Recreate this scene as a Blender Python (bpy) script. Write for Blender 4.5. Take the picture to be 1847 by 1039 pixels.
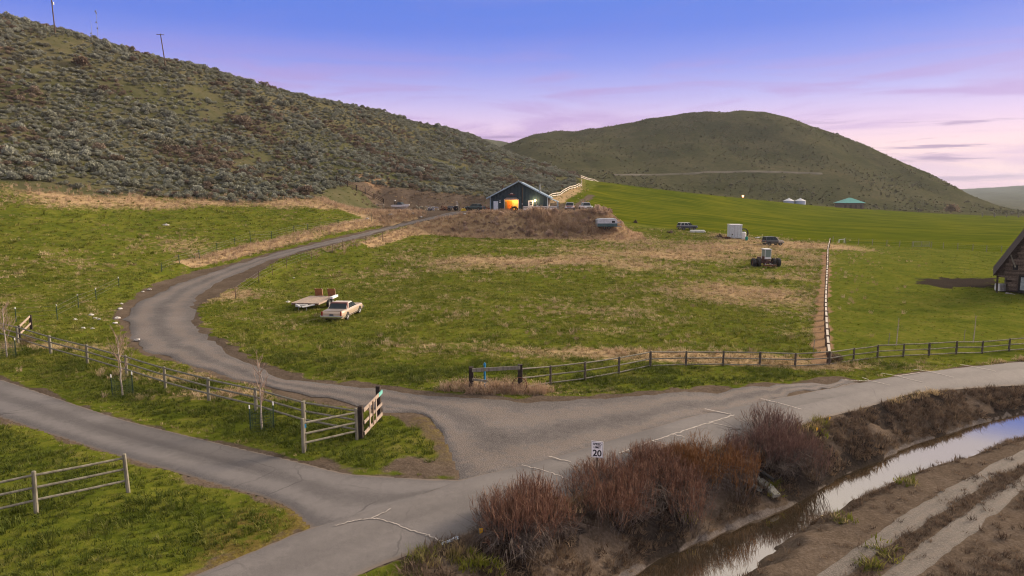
import bpy, bmesh, math, random
import numpy as np
from mathutils import Vector, Matrix, Euler

for o in list(bpy.data.objects):
    bpy.data.objects.remove(o)
scene = bpy.context.scene
COL = scene.collection
R = math.radians
rng = np.random.default_rng(11)
random.seed(5)

# ------------------------------------------------------------------ camera
cam_d = bpy.data.cameras.new('camera')
cam_d.sensor_width = 36.0
cam_d.lens = 24.0
cam_d.clip_start = 0.5
cam_d.clip_end = 30000.0
cam = bpy.data.objects.new('camera', cam_d)
COL.objects.link(cam)
cam.location = (0, 0, 11.0)
cam.rotation_euler = (R(90 - 7.8), 0, 0)
scene.camera = cam

# ------------------------------------------------------------------ light
SUN_EL, SUN_AZ = 19.0, 60.0          # azimuth clockwise from +Y: the sun is low on the right
SUN_STRENGTH = 4.8
SKY_GAIN = 1.0
EXPOSURE = 0.8
world = bpy.data.worlds.new('World')
scene.world = world
world.use_nodes = True
nt = world.node_tree
nt.nodes.clear()
def wn(t, **kw):
    n = nt.nodes.new(t)
    for k, v in kw.items():
        setattr(n, k, v)
    return n
wl = nt.links.new
tc = wn('ShaderNodeTexCoord')
sep = wn('ShaderNodeSeparateXYZ')
wl(tc.outputs['Generated'], sep.inputs[0])
el = wn('ShaderNodeMath', operation='ARCSINE')
wl(sep.outputs['Z'], el.inputs[0])
eln = wn('ShaderNodeMath', operation='DIVIDE'); eln.inputs[1].default_value = math.pi / 2
wl(el.outputs[0], eln.inputs[0])
ramp = wn('ShaderNodeValToRGB')
cr = ramp.color_ramp
def s2l(r, g, b):
    f = lambda v: (v / 255 / 12.92) if v <= 10.31 else ((v / 255 + 0.055) / 1.055) ** 2.4
    return (f(r), f(g), f(b), 1)
stops = [(0.00, s2l(246, 196, 190)), (0.020, s2l(245, 208, 212)), (0.042, s2l(245, 206, 218)), (0.062, s2l(222, 192, 230)), (0.086, s2l(180, 172, 234)),
         (0.115, s2l(130, 142, 230)), (0.142, s2l(88, 120, 224)), (0.167, s2l(80, 118, 222)), (0.177, s2l(146, 156, 218)), (0.188, s2l(208, 201, 214)), (0.26, s2l(232, 224, 218)),
         (1.0, s2l(222, 218, 220))]
while len(cr.elements) < len(stops):
    cr.elements.new(0.5)
for e, (p, c_) in zip(cr.elements, stops):
    e.position = p; e.color = c_
wl(eln.outputs[0], ramp.inputs[0])
# long thin sunset clouds, stretched along the horizon
mp = wn('ShaderNodeMapping'); mp.inputs['Scale'].default_value = (1.4, 1.4, 11.0); mp.inputs['Location'].default_value = (0.3, 0.2, 0.1)
wl(tc.outputs['Generated'], mp.inputs[0])
nz = wn('ShaderNodeTexNoise'); nz.inputs['Scale'].default_value = 2.6; nz.inputs['Detail'].default_value = 7; nz.inputs['Roughness'].default_value = 0.56
nz.inputs['Distortion'].default_value = 0.6
wl(mp.outputs[0], nz.inputs['Vector'])
cm = wn('ShaderNodeMapRange', interpolation_type='SMOOTHSTEP'); cm.inputs['From Min'].default_value = 0.45; cm.inputs['From Max'].default_value = 0.64
wl(nz.outputs[0], cm.inputs['Value'])
low = wn('ShaderNodeMapRange', interpolation_type='SMOOTHSTEP'); low.inputs['From Min'].default_value = 0.14; low.inputs['From Max'].default_value = 0.075
low.inputs['To Min'].default_value = 0.06; low.inputs['To Max'].default_value = 1.0
wl(eln.outputs[0], low.inputs['Value'])
cmul = wn('ShaderNodeMath', operation='MULTIPLY'); wl(cm.outputs[0], cmul.inputs[0]); wl(low.outputs[0], cmul.inputs[1])
cm2 = wn('ShaderNodeMath', operation='MULTIPLY'); cm2.inputs[1].default_value = 0.7; wl(cmul.outputs[0], cm2.inputs[0])
cloudmix = wn('ShaderNodeMix', data_type='RGBA'); cloudmix.inputs['B'].default_value = s2l(176, 138, 204)
wl(cm2.outputs[0], cloudmix.inputs['Factor']); wl(ramp.outputs[0], cloudmix.inputs['A'])
# the physical sky adds its own glow round the low sun
sky = wn('ShaderNodeTexSky', sky_type='NISHITA'); sky.sun_disc = False
sky.sun_elevation = R(SUN_EL); sky.sun_rotation = R(SUN_AZ); sky.altitude = 500; sky.air_density = 1.0; sky.dust_density = 1.0
skm = wn('ShaderNodeMix', data_type='RGBA', blend_type='ADD'); skm.inputs['Factor'].default_value = 0.012
wl(cloudmix.outputs['Result'], skm.inputs['A']); wl(sky.outputs[0], skm.inputs['B'])
# dark violet streaks low over the horizon, as at the right of the picture
mp2 = wn('ShaderNodeMapping'); mp2.inputs['Scale'].default_value = (1.6, 1.6, 26.0); mp2.inputs['Location'].default_value = (2.1, 0.7, 0.35)
wl(tc.outputs['Generated'], mp2.inputs[0])
nz2_ = wn('ShaderNodeTexNoise'); nz2_.inputs['Scale'].default_value = 3.0; nz2_.inputs['Detail'].default_value = 6; nz2_.inputs['Roughness'].default_value = 0.6; nz2_.inputs['Distortion'].default_value = 0.4
wl(mp2.outputs[0], nz2_.inputs['Vector'])
st1 = wn('ShaderNodeMapRange', interpolation_type='SMOOTHSTEP'); st1.inputs['From Min'].default_value = 0.55; st1.inputs['From Max'].default_value = 0.66
wl(nz2_.outputs[0], st1.inputs['Value'])
lo2 = wn('ShaderNodeMapRange', interpolation_type='SMOOTHSTEP'); lo2.inputs['From Min'].default_value = 0.075; lo2.inputs['From Max'].default_value = 0.045
wl(eln.outputs[0], lo2.inputs['Value'])
stm = wn('ShaderNodeMath', operation='MULTIPLY'); wl(st1.outputs[0], stm.inputs[0]); wl(lo2.outputs[0], stm.inputs[1])
stm2 = wn('ShaderNodeMath', operation='MULTIPLY'); stm2.inputs[1].default_value = 0.75; wl(stm.outputs[0], stm2.inputs[0])
streak = wn('ShaderNodeMix', data_type='RGBA'); streak.inputs['B'].default_value = s2l(146, 118, 172)
wl(stm2.outputs[0], streak.inputs['Factor']); wl(skm.outputs['Result'], streak.inputs['A'])
bg = wn('ShaderNodeBackground'); bg.inputs['Strength'].default_value = SKY_GAIN * 2 ** -EXPOSURE
wl(streak.outputs['Result'], bg.inputs['Color'])
wo = wn('ShaderNodeOutputWorld'); wl(bg.outputs[0], wo.inputs['Surface'])

sun_d = bpy.data.lights.new('sun', 'SUN')
sun_d.energy = SUN_STRENGTH; sun_d.angle = R(20); sun_d.color = (1.0, 0.80, 0.60)
sun = bpy.data.objects.new('sun', sun_d); COL.objects.link(sun)
az = R(SUN_AZ)
sdir = Vector((math.sin(az) * math.cos(R(SUN_EL)), math.cos(az) * math.cos(R(SUN_EL)), math.sin(R(SUN_EL))))
sun.rotation_euler = sdir.to_track_quat('Z', 'Y').to_euler()
sun.location = (200, 80, 120)

vs = scene.view_settings
vs.view_transform = 'Standard'; vs.look = 'None'; vs.exposure = EXPOSURE; vs.gamma = 1.0; vs.use_curve_mapping = False
scene.render.engine = 'CYCLES'
scene.cycles.use_denoising = True
scene.cycles.denoising_input_passes = 'RGB_ALBEDO_NORMAL'
scene.cycles.filter_width = 1.1
scene.cycles.max_bounces = 6
scene.cycles.diffuse_bounces = 3
scene.cycles.transparent_max_bounces = 8
scene.cycles.sample_clamp_indirect = 4.0

# == TERRAIN
def sstep(a, b, x):
    t = np.clip((x - a) / (b - a), 0, 1)
    return t * t * (3 - 2 * t)
def _hash(ix, iy, seed):
    h = (ix.astype(np.int64) * 374761393 + iy.astype(np.int64) * 668265263 + seed * 974634777) & 0xffffffff
    h = ((h ^ (h >> 13)) * 1274126177) & 0xffffffff
    return ((h ^ (h >> 16)) & 0xffff) / 65535.0
def vnoise(x, y, seed=0):
    ix = np.floor(x); iy = np.floor(y); fx = x - ix; fy = y - iy
    fx = fx * fx * fx * (fx * (fx * 6 - 15) + 10); fy = fy * fy * fy * (fy * (fy * 6 - 15) + 10)
    a = _hash(ix, iy, seed); b = _hash(ix + 1, iy, seed); c_ = _hash(ix, iy + 1, seed); d = _hash(ix + 1, iy + 1, seed)
    return (a + (b - a) * fx) * (1 - fy) + (c_ + (d - c_) * fx) * fy - 0.5
def fbm(x, y, octaves=4, seed=0, gain=0.5):
    r = 0; a = 1.0; f = 1.0
    for i in range(octaves):
        r = r + a * vnoise(x * f + 17.3 * i, y * f - 9.1 * i, seed + i); a *= gain; f *= 2.03
    return r
# broad land form: profiles along lines running away from the viewpoint area, one per bearing s = x / y.
# each profile: near, verge, meadow, upper meadow, slope foot, mid slope, crest, dip behind, hill foot, hill flank, hill top, saddle, far ridge, far plain
COLS = [
 (-1.1541, [(10, .3), (50, .5), (62, 2.0), (74, 6.0), (84, 10.0), (125, 32), (172, 58), (210, 60), (330, 40), (500, 30), (750, 30), (1000, 30), (2600, 20), (6000, 0)]),
 (-0.7487,   [(10, .3), (52, .4), (75, 3.04), (88, 6.11), (100, 10.91), (146, 29.97), (196, 59.89), (235, 60), (340, 40), (500, 30), (750, 30), (1000, 30), (2600, 20), (6000, 0)]),
 (-0.5055, [(10, .2), (54, .3), (80, 1.33), (100, 4.64), (118, 9.57), (166, 27.05), (216, 52.24), (255, 52), (350, 38), (500, 30), (750, 30), (1000, 30), (2600, 20), (6000, 0)]),
 (-0.2623, [(10, .1), (52, .4), (84, 0.01), (110, 3.11), (140, 9.31), (200, 24.10), (262, 45.64), (305, 43), (400, 32), (520, 30), (750, 30), (1000, 40), (2600, 60), (6000, 0)]),
 (-0.0596, [(10, 0), (50, .4), (90, 1.16), (128, 2.65), (168, 8.16), (240, 19.55), (335, 38.17), (385, 36), (470, 30), (560, 34), (760, 50), (1000, 60), (1500, 126.83), (6000, 0)]),
 (0.0053, [(10, 0), (50, .3), (90, 1.08), (128, 2.44), (170, 7.86), (245, 16.62), (335, 30.05), (385, 27), (470, 26), (600, 50.29), (820, 71.12), (1000, 62), (1500, 128.00), (6000, 0)]),
 (0.0620, [(10, 0), (50, .2), (90, 1.08), (130, 2.52), (168, 6.68), (240, 13.08), (325, 22.83), (370, 20), (455, 24), (600, 53.11), (830, 82.86), (1000, 70), (1500, 70), (6000, 0)]),
 (0.1107, [(10, 0), (50, .1), (90, 1.01), (130, 2.30), (165, 5.03), (230, 10.79), (300, 17.65), (345, 13), (440, 18), (600, 53.11), (820, 89.00), (1000, 75), (1500, 60), (6000, 0)]),
 (0.2242, [(10, -.1), (48, 0), (90, 0.86), (130, 1.46), (160, 2.89), (230, 7.48), (300, 12.88), (345, 8), (430, 12), (590, 48.71), (790, 102.06), (1000, 80), (1500, 50), (6000, 0)]),
 (0.3133, [(10, -.2), (48, -.2), (90, 0.34), (130, 1.04), (158, 2.10), (235, 5.52), (320, 9.95), (365, 5), (430, 8), (580, 45.80), (770, 104.51), (1000, 80), (1500, 50), (6000, 0)]),
 (0.3863, [(10, -.3), (48, -.3), (90, 0.12), (130, 0.40), (156, 1.07), (245, 3.72), (345, 7.38), (385, 3), (430, 5), (570, 40.28), (745, 97.45), (1000, 60), (1500, 40), (6000, 0)]),
 (0.4674, [(10, -.4), (48, -.5), (90, -0.18), (130, -0.02), (158, 0.30), (255, 1.98), (365, 4.25), (400, 2), (430, 2.8), (560, 31.38), (710, 72.47), (1000, 30), (1500, 20), (6000, 0)]),
 (0.5485, [(10, -.5), (48, -.6), (90, -0.32), (125, -0.42), (150, -0.01), (255, 0.96), (380, 2.15), (410, 0), (435, .5), (550, 21.01), (670, 43.83), (1000, 10), (1500, 0), (6000, 0)]),
 (0.6295, [(10, -.6), (48, -.7), (90, -0.47), (120, -0.55), (143, -0.31), (255, -0.07), (390, 0.03), (420, -1), (440, -.8), (530, 7.99), (620, 18.34), (1000, -8), (3000, 22.65), (6000, -20)]),
 (0.7487, [(10, -.7), (48, -.8), (90, -0.62), (118, -0.84), (138, -0.59), (255, -1.10), (400, -1.85), (425, -2.5), (445, -2.4), (500, -2.26), (580, -2.51), (1000, -25), (3000, 46.52), (6000, -20)]),
 (1.1970, [(10, -.8), (48, -1), (90, -1), (118, -1), (138, -1), (255, -2), (400, -4), (425, -4), (445, -4), (500, -5), (580, -6), (1000, -25), (3000, 55), (6000, -20)]),
]
def pchip_slopes(h, dl):
    n = len(h) + 1
    d = [None] * n
    d[0] = dl[0]; d[-1] = dl[-1]
    for k in range(1, n - 1):
        w1 = 2 * h[k] + h[k - 1]; w2 = h[k] + 2 * h[k - 1]
        ok = dl[k - 1] * dl[k] > 0
        den = np.where(ok, w1 / np.where(dl[k - 1] == 0, 1e-9, dl[k - 1]) + w2 / np.where(dl[k] == 0, 1e-9, dl[k]), 1.0)
        d[k] = np.where(ok, (w1 + w2) / den, 0.0)
    return d
def hermite(x0, x1, y0, y1, d0, d1, x):
    h = x1 - x0; t = np.clip((x - x0) / h, 0, 1); t2 = t * t; t3 = t2 * t
    return (2 * t3 - 3 * t2 + 1) * y0 + (t3 - 2 * t2 + t) * h * d0 + (-2 * t3 + 3 * t2) * y1 + (t3 - t2) * h * d1
def pchip1(xs, ys, x):
    xs = np.asarray(xs, float); ys = np.asarray(ys, float)
    h = np.diff(xs); dl = np.diff(ys) / h
    d = np.array([float(v) for v in pchip_slopes(h, dl)])
    i = np.clip(np.searchsorted(xs, x) - 1, 0, len(xs) - 2)
    return hermite(xs[i], xs[i + 1], ys[i], ys[i + 1], d[i], d[i + 1], np.clip(x, xs[0], xs[-1]))
_S = np.array([c_[0] for c_ in COLS]); _SG = np.linspace(_S[0], _S[-1], 700)
_KY = np.array([pchip1(_S, [c_[1][k][0] for c_ in COLS], _SG) for k in range(14)])
_KZ = np.array([pchip1(_S, [c_[1][k][1] for c_ in COLS], _SG) for k in range(14)])
for _k in range(14):                      # soften the joins between bearings
    for _ in range(2):
        for A in (_KY, _KZ):
            p_ = np.pad(A[_k], 9, mode='edge'); A[_k] = np.convolve(p_, np.ones(19) / 19, 'valid')
def knots(x, y):
    yy = np.maximum(y, 12.0)
    f = np.clip((x / yy - _S[0]) / (_S[-1] - _S[0]) * 699, 0, 698.999)
    i = f.astype(int); w = f - i
    return _KY[:, i] * (1 - w) + _KY[:, i + 1] * w, _KZ[:, i] * (1 - w) + _KZ[:, i + 1] * w
def base(x, y):
    x = np.atleast_1d(np.asarray(x, float)); y = np.atleast_1d(np.asarray(y, float))
    ky, kz = knots(x, y)
    h = ky[1:] - ky[:-1]; dl = (kz[1:] - kz[:-1]) / h
    d = pchip_slopes(h, dl)
    z = kz[0].copy()
    for k in range(13):
        m = (y >= ky[k]) & ((y < ky[k + 1]) | (k == 12))
        if m.any():
            z[m] = hermite(ky[k][m], ky[k + 1][m], kz[k][m], kz[k + 1][m], d[k][m] if np.ndim(d[k]) else d[k], d[k + 1][m] if np.ndim(d[k + 1]) else d[k + 1], y[m])
    return z
# == LOCAL SHAPES
def seg_dist(px, py, pts, closed=False):
    """distance to a polyline, running parameter and side (+ = left of the direction of travel)"""
    P = np.asarray(pts, float)
    best = np.full(px.shape, 1e9); tt = np.zeros(px.shape); sd = np.zeros(px.shape)
    n = len(P) - (0 if closed else 1)
    for i in range(n):
        a = P[i]; b = P[(i + 1) % len(P)]; e = b - a; L2 = float(e @ e) + 1e-12
        t = np.clip(((px - a[0]) * e[0] + (py - a[1]) * e[1]) / L2, 0, 1)
        dx = px - a[0] - t * e[0]; dy = py - a[1] - t * e[1]; d2 = np.hypot(dx, dy)
        m = d2 < best
        best = np.where(m, d2, best); tt = np.where(m, i + t, tt); sd = np.where(m, np.sign(e[0] * dy - e[1] * dx), sd)
    return best, tt, sd
def poly_sd(px, py, poly):
    """signed distance to a polygon, negative inside"""
    P = np.asarray(poly, float)
    d, _, _ = seg_dist(px, py, P, True)
    ins = np.zeros(px.shape, bool); j = len(P) - 1
    for i in range(len(P)):
        c_ = ((P[i, 1] > py) != (P[j, 1] > py)) & (px < (P[j, 0] - P[i, 0]) * (py - P[i, 1]) / (P[j, 1] - P[i, 1] + 1e-12) + P[i, 0])
        ins ^= c_; j = i
    return np.where(ins, -d, d)
def resample(pts, n):
    P = np.asarray(pts, float); L = np.r_[0, np.cumsum(np.hypot(*np.diff(P, axis=0).T))]
    t = np.linspace(0, L[-1], n)
    return np.c_[pchip1(L, P[:, 0], t), pchip1(L, P[:, 1], t)]
def pair_resample(A, B, step):
    A = np.asarray(A, float); B = np.asarray(B, float); M = (A + B) / 2
    L = np.r_[0, np.cumsum(np.hypot(*np.diff(M, axis=0).T))]
    t = np.linspace(0, L[-1], max(4, int(L[-1] / step)))
    f = lambda P: np.c_[pchip1(L, P[:, 0], t), pchip1(L, P[:, 1], t)]
    return f(A), f(B)
# surveyed edges (metres)
LANE_A = [(-56.84, 54.94), (-40.00, 44.85), (-29.88, 38.74), (-24.30, 35.20), (-19.66, 32.29), (-15.96, 30.34), (-12.71, 28.68), (-9.75, 27.14), (-7.82, 26.10), (-6.11, 25.32), (-3.72, 25.14), (-1.89, 25.00)]
LANE_B = [(-44.77, 42.93), (-32.54, 36.21), (-24.77, 31.87), (-20.45, 29.39), (-16.80, 27.38), (-13.68, 25.79), (-10.87, 24.33), (-8.84, 23.29), (-7.81, 22.58), (-7.07, 21.73), (-6.32, 20.86), (-4.34, 22.65)]
ROAD_A = [(-11.56, 15.13), (-8.85, 18.54), (-6.60, 21.07), (-5.24, 22.31), (-3.34, 23.85), (-1.59, 25.33), (0.26, 26.52), (4.15, 29.48), (9.97, 34.04), (15.66, 37.68), (21.05, 40.88), (26.55, 43.85), (31.58, 45.92), (36.57, 47.63), (50.43, 51.67)]
ROAD_B = [(-7.68, 15.13), (-4.22, 18.54), (-2.16, 20.35), (-1.40, 20.92), (-0.25, 21.87), (1.22, 23.08), (2.84, 24.37), (5.82, 26.70), (10.96, 30.42), (16.02, 34.25), (20.41, 37.15), (24.45, 39.75), (28.63, 41.48), (33.28, 43.20), (46.05, 47.04)]
PAD_Z = 7.55
PAD = [(-33, 146), (-22, 141), (-10, 140), (8, 140.5), (17.5, 141.5), (19, 150), (16, 180), (-10, 178), (-30, 168)]
DRIVE_A = [(-9.5, 147), (-13, 143.5), (-23.86, 131.82), (-28.15, 119.47), (-31.37, 110.82), (-34.25, 103.59), (-36.49, 96.61), (-38.13, 89.56), (-38.40, 80.98), (-37.30, 71.32), (-35.67, 63.13), (-33.20, 57.68), (-29.16, 51.31), (-25.60, 46.68), (-21.72, 43.40), (-18.19, 40.49), (-15.51, 38.46), (-13.36, 36.93), (-10.76, 35.32), (-7.58, 33.72), (-5.15, 32.48)]
DRIVE_B = [(-4, 145), (-9.5, 139.5), (-22.58, 129.29), (-26.55, 115.31), (-29.62, 106.97), (-32.40, 99.81), (-34.32, 92.70), (-34.51, 82.93), (-33.33, 74.10), (-31.42, 66.87), (-29.82, 62.82), (-27.61, 58.14), (-25.65, 54.59), (-23.31, 51.14), (-20.28, 46.84), (-16.94, 42.71), (-14.59, 40.46), (-12.87, 39.17), (-10.93, 38.07), (-8.27, 36.96), (-5.37, 35.89)]
APRON_A = [(-6.48, 33.03), (-4.43, 32.20), (-3.10, 29.74), (-1.84, 24.65), (0.30, 25.78), (4.06, 28.76), (9.86, 33.64), (15.61, 37.50), (21.33, 41.40)]
APRON_B = [(-7.10, 36.33), (-5.37, 35.89), (-2.30, 35.41), (1.08, 35.21), (3.80, 35.87), (6.95, 36.62), (10.78, 38.05), (15.53, 39.81), (20.91, 41.97)]
WATER_Z = -2.2
CAN_L = [(0.89, 17.69), (2.87, 20.29), (4.79, 22.25), (6.53, 23.65), (8.80, 25.41), (12.19, 27.85), (16.03, 31.03), (21.22, 34.33), (25.29, 36.59), (30.45, 39.15), (42.03, 44.55), (60.30, 52.62)]
CAN_R = [(3.55, 17.69), (5.50, 20.14), (7.50, 22.25), (8.89, 23.38), (10.51, 24.76), (13.03, 26.68), (17.54, 30.08), (20.72, 32.04), (24.42, 34.25), (28.54, 36.59), (39.80, 42.09), (57.83, 50.39)]
DRIVE_L, DRIVE_R = pair_resample(DRIVE_A, DRIVE_B, 1.0)
DRIVE_C = (DRIVE_L + DRIVE_R) / 2; DRIVE_W = np.hypot(*(DRIVE_L - DRIVE_R).T) / 2
ROAD_L, ROAD_R = pair_resample(ROAD_A, ROAD_B, 1.0)
ROAD_C = (ROAD_L + ROAD_R) / 2; ROAD_W = np.hypot(*(ROAD_L - ROAD_R).T) / 2
LANE_POLY = LANE_A + LANE_B[::-1]
ROAD_POLY = ROAD_A + ROAD_B[::-1]
APRON_POLY = APRON_A + APRON_B[::-1]
CANAL_L, CANAL_R = pair_resample(CAN_L, CAN_R, 1.5)
CANAL_C = (CANAL_L + CANAL_R) / 2; CANAL_W = np.hypot(*(CANAL_L - CANAL_R).T) / 2
def pad_base(x, y):
    z = base(x, y)
    m = (y > 120) & (y < 215) & (np.abs(x) < 60)
    if m.any():
        sd = poly_sd(x[m], y[m], PAD)
        w = 1 - sstep(0, 8.5, sd + 1.2 * fbm(x[m] / 5, y[m] / 5, 2, 3))
        z[m] = z[m] * (1 - w) + PAD_Z * w
    return z
_dz = pad_base(DRIVE_C[:, 0], DRIVE_C[:, 1])
_p = np.pad(_dz, 8, mode='edge'); DRIVE_Z = np.convolve(_p, np.ones(17) / 17, 'valid')
CANAL_BANK = 3.4
def H(x, y, fine=True, cut=0.0):
    x = np.atleast_1d(np.asarray(x, float)); y = np.atleast_1d(np.asarray(y, float))
    z = pad_base(x, y)
    ky, _ = knots(x, y)
    hill = sstep(-4, 25, y - ky[4]) * (1 - sstep(1050, 1120, x / np.maximum(y, 12) * 1231 + 923))
    hill2 = sstep(0, 60, y - ky[8] + 10)
    damp = np.ones(x.shape); inside = np.full(x.shape, 9.0)
    near = (y < 220) & (y > -70)
    xn, yn = x[near], y[near]
    dn = np.full(xn.shape, 9.0)
    d, t, _ = seg_dist(xn, yn, DRIVE_C[::2])
    i = np.clip(np.rint(t * 2).astype(int), 0, len(DRIVE_C) - 1)
    e = d - DRIVE_W[i]
    w = 1 - sstep(0.2, 3.5, e)
    z[near] = z[near] * (1 - w) + DRIVE_Z[i] * w
    dn = np.minimum(dn, e)
    for poly in (LANE_POLY, ROAD_POLY, APRON_POLY):
        dn = np.minimum(dn, poly_sd(xn, yn, poly))
    inside[near] = dn
    dn = np.minimum(dn, poly_sd(xn, yn, PAD) * 0.7)
    damp[near] = sstep(0.0, 2.0, dn)
    if fine:
        z = z + damp * (1 - hill) * (1 - hill2) * (0.22 * fbm(x / 7, y / 7, 3, 5) + 0.10 * fbm(x / 1.6, y / 1.6, 2, 9)) * (1 - sstep(155, 200, y) * .8)
        z = z + hill * damp * (2.2 * fbm(x / 26, y / 34, 4, 21) + 0.5 * fbm(x / 4, y / 4, 2, 33)) * sstep(0, 40, y - ky[4] + 5)
        z = z + hill2 * (11.0 * fbm(x / 110, y / 200, 5, 41, .55) * sstep(0, 200, y - ky[8]))
        # the old ditch road that contours across the round hill
    # canal
    d, t, sd = seg_dist(xn, yn, CANAL_C)
    i = np.clip(np.rint(t).astype(int), 0, len(CANAL_C) - 1)
    rough = (fbm(xn / 1.5, yn / 1.5, 4, 61) if fine else 0 * d) * sstep(0.1, 1.4, inside[near])
    hw = CANAL_W[i]; e = d - hw
    zz = z[near]
    left = WATER_Z + (zz - WATER_Z) * (1 - (1 - np.clip((e + 0.03 + 0.35 * rough * sstep(0, .8, e)) / CANAL_BANK, 0, 1)) ** 1.9) + (0.20 * rough + 0.16 * fbm(xn / .55, yn / .55, 2, 67) * fine * sstep(0.1, 1.2, inside[near])) * sstep(0.1, 1.0, e) * (1 - sstep(2.6, CANAL_BANK + .6, e))
    flat = -1.35 + (0.05 * rough)
    right = WATER_Z + (flat - WATER_Z) * sstep(-0.3, 1.3, e + 0.35 * rough)
    bed = WATER_Z - 0.7 * sstep(0, 1.0, -e) - 0.05 - 0.10 * sstep(0, .15, -e)
    zc = np.where(sd > 0, left, right)
    zc = np.where(e < 0, np.minimum(zc, bed), zc)
    far_r = sstep(40, 80, d)
    zc = np.where(sd > 0, zc, zc * (1 - far_r) + zz * far_r)
    ok = (yn < 150)
    z[near] = np.where(ok, zc, zz)
    if cut:
        z = z - cut * (inside < 0.0)
    return z
def h1(x, y):
    return float(H(np.array([x]), np.array([y]))[0])
# == END TERRAIN

# ------------------------------------------------------------------ helpers
def lk(o, parent=None):
    COL.objects.link(o)
    if parent is not None:
        o.parent = parent
    return o
def tag(o, label=None, cat=None, group=None, kind=None):
    if label: o['label'] = label
    if cat: o['category'] = cat
    if group: o['group'] = group
    if kind: o['kind'] = kind
    return o
def mesh_np(name, verts, faces, mat=None, smooth=False):
    """numpy mesh, faces an (n,k) array"""
    me = bpy.data.meshes.new(name)
    v = np.asarray(verts, np.float32); f = np.asarray(faces, np.int32)
    me.vertices.add(len(v)); me.vertices.foreach_set('co', v.ravel())
    me.loops.add(f.size); me.loops.foreach_set('vertex_index', f.ravel())
    me.polygons.add(len(f)); me.polygons.foreach_set('loop_start', np.arange(0, f.size, f.shape[1], dtype=np.int32))
    me.polygons.foreach_set('loop_total', np.full(len(f), f.shape[1], np.int32))
    if smooth: me.polygons.foreach_set('use_smooth', np.ones(len(f), bool))
    me.update(calc_edges=True)
    if mat: me.materials.append(mat)
    return me
def grid_faces(nr, nc):
    r, c_ = np.meshgrid(np.arange(nr - 1), np.arange(nc - 1), indexing='ij')
    a = (r * nc + c_).ravel()
    return np.c_[a, a + 1, a + nc + 1, a + nc]
class NT:
    def __init__(s, name):
        s.m = bpy.data.materials.new(name); s.m.use_nodes = True
        s.t = s.m.node_tree; s.t.nodes.clear()
        s.out = s.t.nodes.new('ShaderNodeOutputMaterial')
        s.b = s.t.nodes.new('ShaderNodeBsdfPrincipled')
        s.t.links.new(s.b.outputs[0], s.out.inputs[0])
        s.geo = s.t.nodes.new('ShaderNodeNewGeometry')
        s.b.inputs['Roughness'].default_value = 0.9
        s.b.inputs['Specular IOR Level'].default_value = 0.2
    def link(s, a, b): s.t.links.new(a, b)
    def node(s, t, **kw):
        n = s.t.nodes.new(t)
        for k, v in kw.items(): setattr(n, k, v)
        return n
    def val(s, x):
        if isinstance(x, (int, float)):
            n = s.node('ShaderNodeValue'); n.outputs[0].default_value = x; return n.outputs[0]
        return x
    def col(s, x):
        if isinstance(x, tuple):
            n = s.node('ShaderNodeRGB'); n.outputs[0].default_value = (*x[:3], 1); return n.outputs[0]
        return x
    def attr(s, name, kind='GEOMETRY'):
        n = s.node('ShaderNodeAttribute', attribute_name=name, attribute_type=kind); return n.outputs['Fac']
    def pos(s, scale=(1, 1, 1), obj=False):
        mp = s.node('ShaderNodeMapping'); mp.inputs['Scale'].default_value = scale
        if obj:
            t = s.node('ShaderNodeTexCoord'); s.link(t.outputs['Object'], mp.inputs[0])
        else:
            s.link(s.geo.outputs['Position'], mp.inputs[0])
        return mp.outputs[0]
    def noise(s, scale, detail=4, rough=0.55, vec=None, dist=0.0):
        n = s.node('ShaderNodeTexNoise'); n.inputs['Scale'].default_value = scale; n.inputs['Detail'].default_value = detail
        n.inputs['Roughness'].default_value = rough; n.inputs['Distortion'].default_value = dist
        s.link(vec if vec is not None else s.geo.outputs['Position'], n.inputs['Vector'])
        return n.outputs[0]
    def math(s, op, a, b=0.0, c_=0.0):
        n = s.node('ShaderNodeMath', operation=op)
        for i, v in enumerate((a, b, c_)):
            if isinstance(v, (int, float)): n.inputs[i].default_value = v
            else: s.link(v, n.inputs[i])
        return n.outputs[0]
    def range(s, v, a, b, c_=0.0, d=1.0):
        n = s.node('ShaderNodeMapRange', interpolation_type='SMOOTHSTEP')
        for k, q in zip(('From Min', 'From Max', 'To Min', 'To Max'), (a, b, c_, d)): n.inputs[k].default_value = q
        s.link(v, n.inputs['Value']); return n.outputs[0]
    def mix(s, f, a, b, mode='MIX'):
        n = s.node('ShaderNodeMix', data_type='RGBA', blend_type=mode)
        if isinstance(f, (int, float)): n.inputs['Factor'].default_value = f
        else: s.link(f, n.inputs['Factor'])
        for k, v in (('A', a), ('B', b)):
            if isinstance(v, tuple): n.inputs[k].default_value = (*v[:3], 1)
            else: s.link(v, n.inputs[k])
        return n.outputs['Result']
    def ramp(s, f, stops):
        n = s.node('ShaderNodeValToRGB'); e = n.color_ramp.elements
        while len(e) < len(stops): e.new(0.5)
        for q, (p, c_) in zip(e, stops): q.position = p; q.color = (*c_[:3], 1)
        s.link(f, n.inputs[0]); return n.outputs[0]
    def base(s, c_):
        if isinstance(c_, tuple): s.b.inputs['Base Color'].default_value = (*c_[:3], 1)
        else: s.link(c_, s.b.inputs['Base Color'])
        return s
    def bump(s, h, strength=0.5, dist=0.05):
        n = s.node('ShaderNodeBump'); n.inputs['Strength'].default_value = strength; n.inputs['Distance'].default_value = dist
        s.link(h, n.inputs['Height']); s.link(n.outputs[0], s.b.inputs['Normal']); return s
    def set(s, **kw):
        for k, v in kw.items(): s.b.inputs[k.replace('_', ' ')].default_value = v
        return s
_MC = {}
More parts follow.
